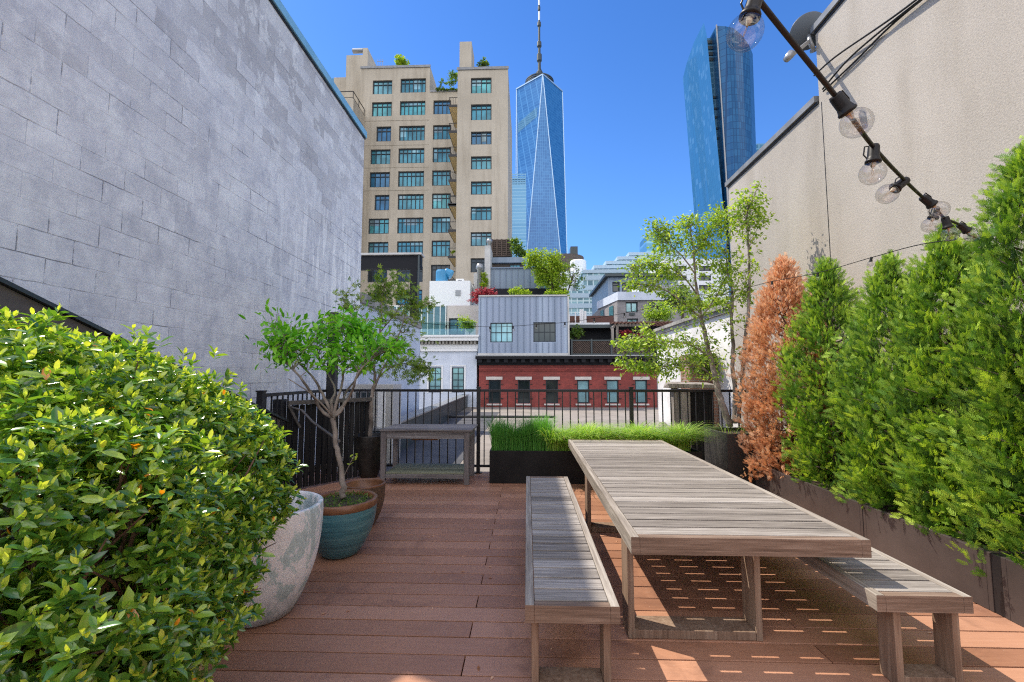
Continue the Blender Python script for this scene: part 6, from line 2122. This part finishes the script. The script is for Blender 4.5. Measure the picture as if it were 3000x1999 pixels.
# ================================================================== GRASS
def blades(name, n, x0, x1, y0, y1, z0, h0, h1, arch, mat, wid=.0055, lean=(0, 0)):
    bx = x0 + (x1 - x0) * rng.random(n); by = y0 + (y1 - y0) * rng.random(n)
    h = h0 + (h1 - h0) * rng.random(n) ** .8
    # soft clumps
    h *= 1 + .16 * np.sin(bx * 9) + .1 * np.sin(bx * 23 + by * 7)
    an = rng.random(n) * 6.283
    dirx, diry = np.cos(an) + lean[0], np.sin(an) + lean[1]
    a = arch * (.35 + .9 * rng.random(n)) * h
    S = 5
    V = np.zeros((n, S * 2, 3))
    for k in range(S):
        f = k / (S - 1)
        ox = a * f ** 2.2
        z = z0 + h * (f - .45 * np.minimum(1, arch) * f ** 3.5)
        px, py = bx + dirx * ox, by + diry * ox
        w = wid * (1 - f * .92)
        V[:, k * 2] = np.stack([px - diry * w, py + dirx * w, z], 1)
        V[:, k * 2 + 1] = np.stack([px + diry * w, py - dirx * w, z], 1)
    Fq = np.array([(2 * k, 2 * k + 1, 2 * k + 3, 2 * k + 2) for k in range(S - 1)])
    F = (Fq[None] + (np.arange(n) * S * 2)[:, None, None]).reshape(-1, 4)
    o = np_mesh(name, V.reshape(-1, 3), F, np.repeat(rng.random(n), S - 1), mat)
    return o


o = blades("upright_grass", 3600, -.50, .33, 6.31, 6.70, .40, .30, .58, .40, M['l_grass_dark'], .0048)
tag(o, "dark green upright grass at the left end of the low black planter", "grass", kind='stuff')
o = blades("arching_grass", 9500, .28, 2.27, 6.31, 6.70, .40, .26, .60, .95, M['l_grass'], .0062, (.25, -.1))
tag(o, "light green arching grass filling most of the low black planter", "grass", kind='stuff')
o = blades("corner_grass", 40, 2.78, 3.3, 6.15, 6.45, .67, .12, .3, .8, M['l_grass'], .007)
tag(o, "few grass tufts at the foot of the airy tree", "grass", kind='stuff')

# ================================================================== STRING LIGHTS
def sph(u, v, d): 
    """point at camera distance d (metres along +Y) for a pixel"""
    return W(u, v, Y=d)


def bulb(p, ax, r, label, group, lod=True):
    """p: socket top on the cord, ax: unit direction from cord to bulb centre"""
    ax = Vector(ax).normalized()
    t = thing("light_bulb", p, label, "light bulb", group)
    fr = ax.to_track_quat('Z', 'Y').to_matrix()
    s = r / .03
    mb = MB(); mb.lathe([(.001, -.006 * s), (.011 * s, -.006 * s), (.013 * s, 0), (.0135 * s, .025 * s), (.016 * s, .034 * s), (.018 * s, .036 * s), (.018 * s, .041 * s), (.012 * s, .043 * s)], p, 16 if lod else 8, fr)
    mb.build("socket", M['bulb_black'], t, smooth=lod)
    c = Vector(p) + ax * (.041 * s + r * .93)
    mb = MB()
    prof = [(.011 * s, -r * .96)]
    N = 14 if lod else 7
    for k in range(1, N + 1):
        a_ = -math.pi / 2 + .36 + (math.pi - .36) * k / N
        prof.append((max(.0005, r * math.cos(a_)), r * math.sin(a_)))
    mb.lathe(prof, c, 28 if lod else 12, fr)
    mb.build("glass_globe", M['bulb'], t, smooth=True)
    if lod:
        mb = MB()
        sd = fr @ Vector((1, 0, 0))
        c0 = c - ax * r * .9
        mb.tube([c0, c0 + ax * r * .45 + sd * r * .1, c0 + ax * r * .8 + sd * r * .28], r * .018, 5)
        mb.tube([c0, c0 + ax * r * .45 - sd * r * .1, c0 + ax * r * .8 - sd * r * .28], r * .018, 5)
        mb.tube([c0 + ax * r * .8 + sd * r * .28, c0 + ax * r * 1.1 + sd * r * .1, c0 + ax * r * 1.1 - sd * r * .1, c0 + ax * r * .8 - sd * r * .28], r * .014, 5)
        mb.lathe([(r * .26, 0), (r * .2, r * .25), (r * .06, r * .5), (.0004, r * .52)], c0, 12, fr)
        mb.build("filament", M['filament'], t)
        mb = MB()
        hp = fr @ Vector((0, .014 * s, 0))
        q0 = Vector(p)
        mb.tube([q0 + hp * .9 + ax * .03 * s, q0 + hp * 1.5 + ax * .018 * s, q0 + hp * 1.4 - ax * .004 * s, q0 + hp * .6 - ax * .004 * s], .0018 * s, 6)
        mb.build("clip", M['bulb_black'], t)
    return t


def cord(name, pts, r, label, cat="cable", tw=True):
    pts = [Vector(p) for p in pts]
    sm = []
    for i in range(len(pts) - 1):
        p0 = pts[max(i - 1, 0)]; p1 = pts[i]; p2 = pts[i + 1]; p3 = pts[min(i + 2, len(pts) - 1)]
        for s in range(8):
            u = s / 8
            sm.append(.5 * ((2 * p1) + (-p0 + p2) * u + (2 * p0 - 5 * p1 + 4 * p2 - p3) * u * u + (-p0 + 3 * p1 - 3 * p2 + p3) * u ** 3))
    sm.append(pts[-1])
    mb = MB(); mb.tube(sm, r, 8)
    o = mb.build(name, M['bulb_black'], smooth=True)
    return tag(o, label, cat)


Fw = Vector(Fv); Rw = Vector(Rv); Uw = Vector(Uv)
near = [((2215, -10), .70, (2187, 100), 'largest clear bulb at the top, in front of the blue glass tower'),
        ((2450, 285), .86, (2497, 318), 'second clear bulb down the cord, lying sideways beside the dish'),
        ((2560, 432), 1.08, (2568, 492), 'third clear bulb, hanging straight down on the stucco wall'),
        ((2652, 530), 1.30, (2598, 572), 'fourth clear bulb, pointing down left off the cord'),
        ((2705, 580), 1.48, (2750, 603), 'fifth clear bulb, lying along the cord above the hedge'),
        ((2742, 612), 1.66, (2736, 655), 'sixth clear bulb, hanging left of the crowded bulbs'),
        ((2768, 640), 1.72, (2790, 675), 'seventh clear bulb, in the middle of the crowded bulbs'),
        ((2812, 660), 1.85, (2845, 676), 'last clear bulb of the near cord, tucked at the hedge top')]
cp = [W(2120, -170, Y=.62), W(2172, -90, Y=.66)]
for (u, v), d, (bu, bv), lb in near:
    p = W(u, v, Y=d); c = W(bu, bv, Y=d - .01)
    cp.append(p)
    ax_ = (c - p)
    bulb(p, ax_ + Vector((0, .012, 0)), .0285, lb, "clear bulbs on the near light cord")
pend = W(2838, 688, Y=2.3)
cp += [pend, Vector((3.0, 2.98, 2.42))]
cord("string_light_cord", cp, .0048, "thick black light cord running down from the top right to the hedge")
# far string along the hedge and the far railing
far_pts = [Vector((3.0, 2.98, 2.42)), W(2700, 716, Y=3.45), W(2553, 755, Y=4.1), W(2395, 800, Y=4.75), W(2262, 825, Y=5.4), W(2145, 855, Y=6.2), W(2100, 866, Y=6.6),
           W(1927, 898, Y=6.7), W(1829, 918, Y=6.75), W(1741, 933, Y=6.78), W(1655, 945, Y=6.8), W(1572, 951, Y=6.8), W(1503, 956, Y=6.8), W(1435, 958, Y=6.8), W(1308, 953, Y=6.8), W(1130, 938, Y=6.82), Vector((-3.02, 6.82, 2.42))]
cord("string_light_cord", far_pts, .0038, "thin light cord from the hedge across the far railing to the black pole")
fb = [(2, "small bulb on the far cord above the gap right of the double tipped arborvitae"), (3, "small bulb on the far cord just left of the double tipped arborvitae"), (4, "small bulb on the far cord above the pointed arborvitae"), (5, "small bulb among the airy tree's right hand leaves"),
      (7, "small bulb in front of the airy tree's left branches"), (8, "small bulb in front of the grey brick block's window"), (9, "small bulb in front of the grey brick block's angled corner"), (10, "small bulb at the right corner of the metal box"),
      (11, "small bulb before the dark right window of the metal box"), (12, "small bulb right of the pale window of the metal box"), (13, "small bulb left of the pale window of the metal box"), (14, "small bulb in front of the white house terrace")]
for i, lb in fb:
    bulb(far_pts[i], Vector((rng.normal() * .15, rng.normal() * .15, -1)), .026, lb, "small bulbs on the far light cord", False)

# wall cables + dish
c3 = "cable"
wc = [[(2385, 222, 3.93), (2450, 165, 3.93), (2600, 62, 3.93), (2710, -20, 3.93), (2850, -130, 3.93)],
      [(2410, 262, 3.95), (2480, 180, 3.95), (2560, 108, 3.95), (2690, 5, 3.95), (2860, -120, 3.95)],
      [(2412, 268, 3.97), (2500, 185, 3.97), (2600, 85, 3.97), (2700, 0, 3.97), (2862, -124, 3.97)]]
for w_, lb in zip(wc, ("black cable crossing the stucco wall, uppermost of three", "sagging dark cable in the middle of three on the stucco wall", "lowest of three dark cables on the stucco wall")):
    cord("wall_cable", [W(u, v, X=x) for u, v, x in w_], .011, lb)

t = thing("satellite_dish", (3.95, 6.0, 6.0), "grey satellite dish mounted at the stepped top corner of the stucco wall", "satellite dish")
dc = W(2368, 92, Y=5.95)
axd = -(Vector((.30, .80, .50))).normalized()
# seen from behind-below: convex back towards the camera
fr = (-axd).to_track_quat('Z', 'Y').to_matrix()
mb = MB(); R_ = .225
mb.lathe([(.001, -.055)] + [(R_ * k / 8, -.055 + .055 * (k / 8) ** 2) for k in range(1, 9)] + [(R_ * 1.02, .004), (R_ * 1.0, .012)] + [(R_ * k / 8, -.045 + .055 * (k / 8) ** 2) for k in range(7, 0, -1)] + [(.001, -.045)], dc, 36, Matrix(((fr[0][0], fr[0][1], fr[0][2]), (fr[1][0], fr[1][1], fr[1][2]), (fr[2][0], fr[2][1], fr[2][2]))))
mb.build("reflector", flat("grey_dish_paint", (0.07, 0.085, 0.10), .5), t, smooth=True)
mb = MB()
bp = W(2372, 120, Y=5.85)
mb.tube([dc + Vector((.02, .03, -.02)), bp, W(2378, 135, Y=5.85), W(2386, 148, Y=5.9), Vector((3.99, 5.95, W(2390, 150, Y=5.95).z))], .028, 10)
mb.build("mount", M['steel_grey'], t, smooth=True)
mb = MB()
mb.bar(bp, W(2325, 158, Y=5.5), .03, .045)
mb.build("arm", M['steel_grey'], t)
mb = MB(); p = W(2312, 165, Y=5.45)
mb.lathe([(.001, -.07), (.04, -.06), (.05, 0), (.05, .05), (.02, .07), (.001, .07)], p, 14, Matrix.Rotation(.7, 3, 'Y'))
mb.build("receiver", M['steel_grey'], t, smooth=True)

# fallen leaves on the deck
n = 55
P = np.stack([rng.uniform(-1.3, 2.8, n), rng.uniform(2.2, 6.0, n), np.full(n, .004)], 1)
V, F = scatter(LEAF2_V, LEAF2_F, P, unit(n) * np.array([1, 1, .05]), np.tile(np.array([0, 0, 1.0]), (n, 1)), .022 + .018 * rng.random(n), .7)
tag(np_mesh("fallen_leaves", V, F, np.repeat(rng.random(n), 2), M['l_dead']), kind='stuff')

for r_ in ALL: adopt(r_)
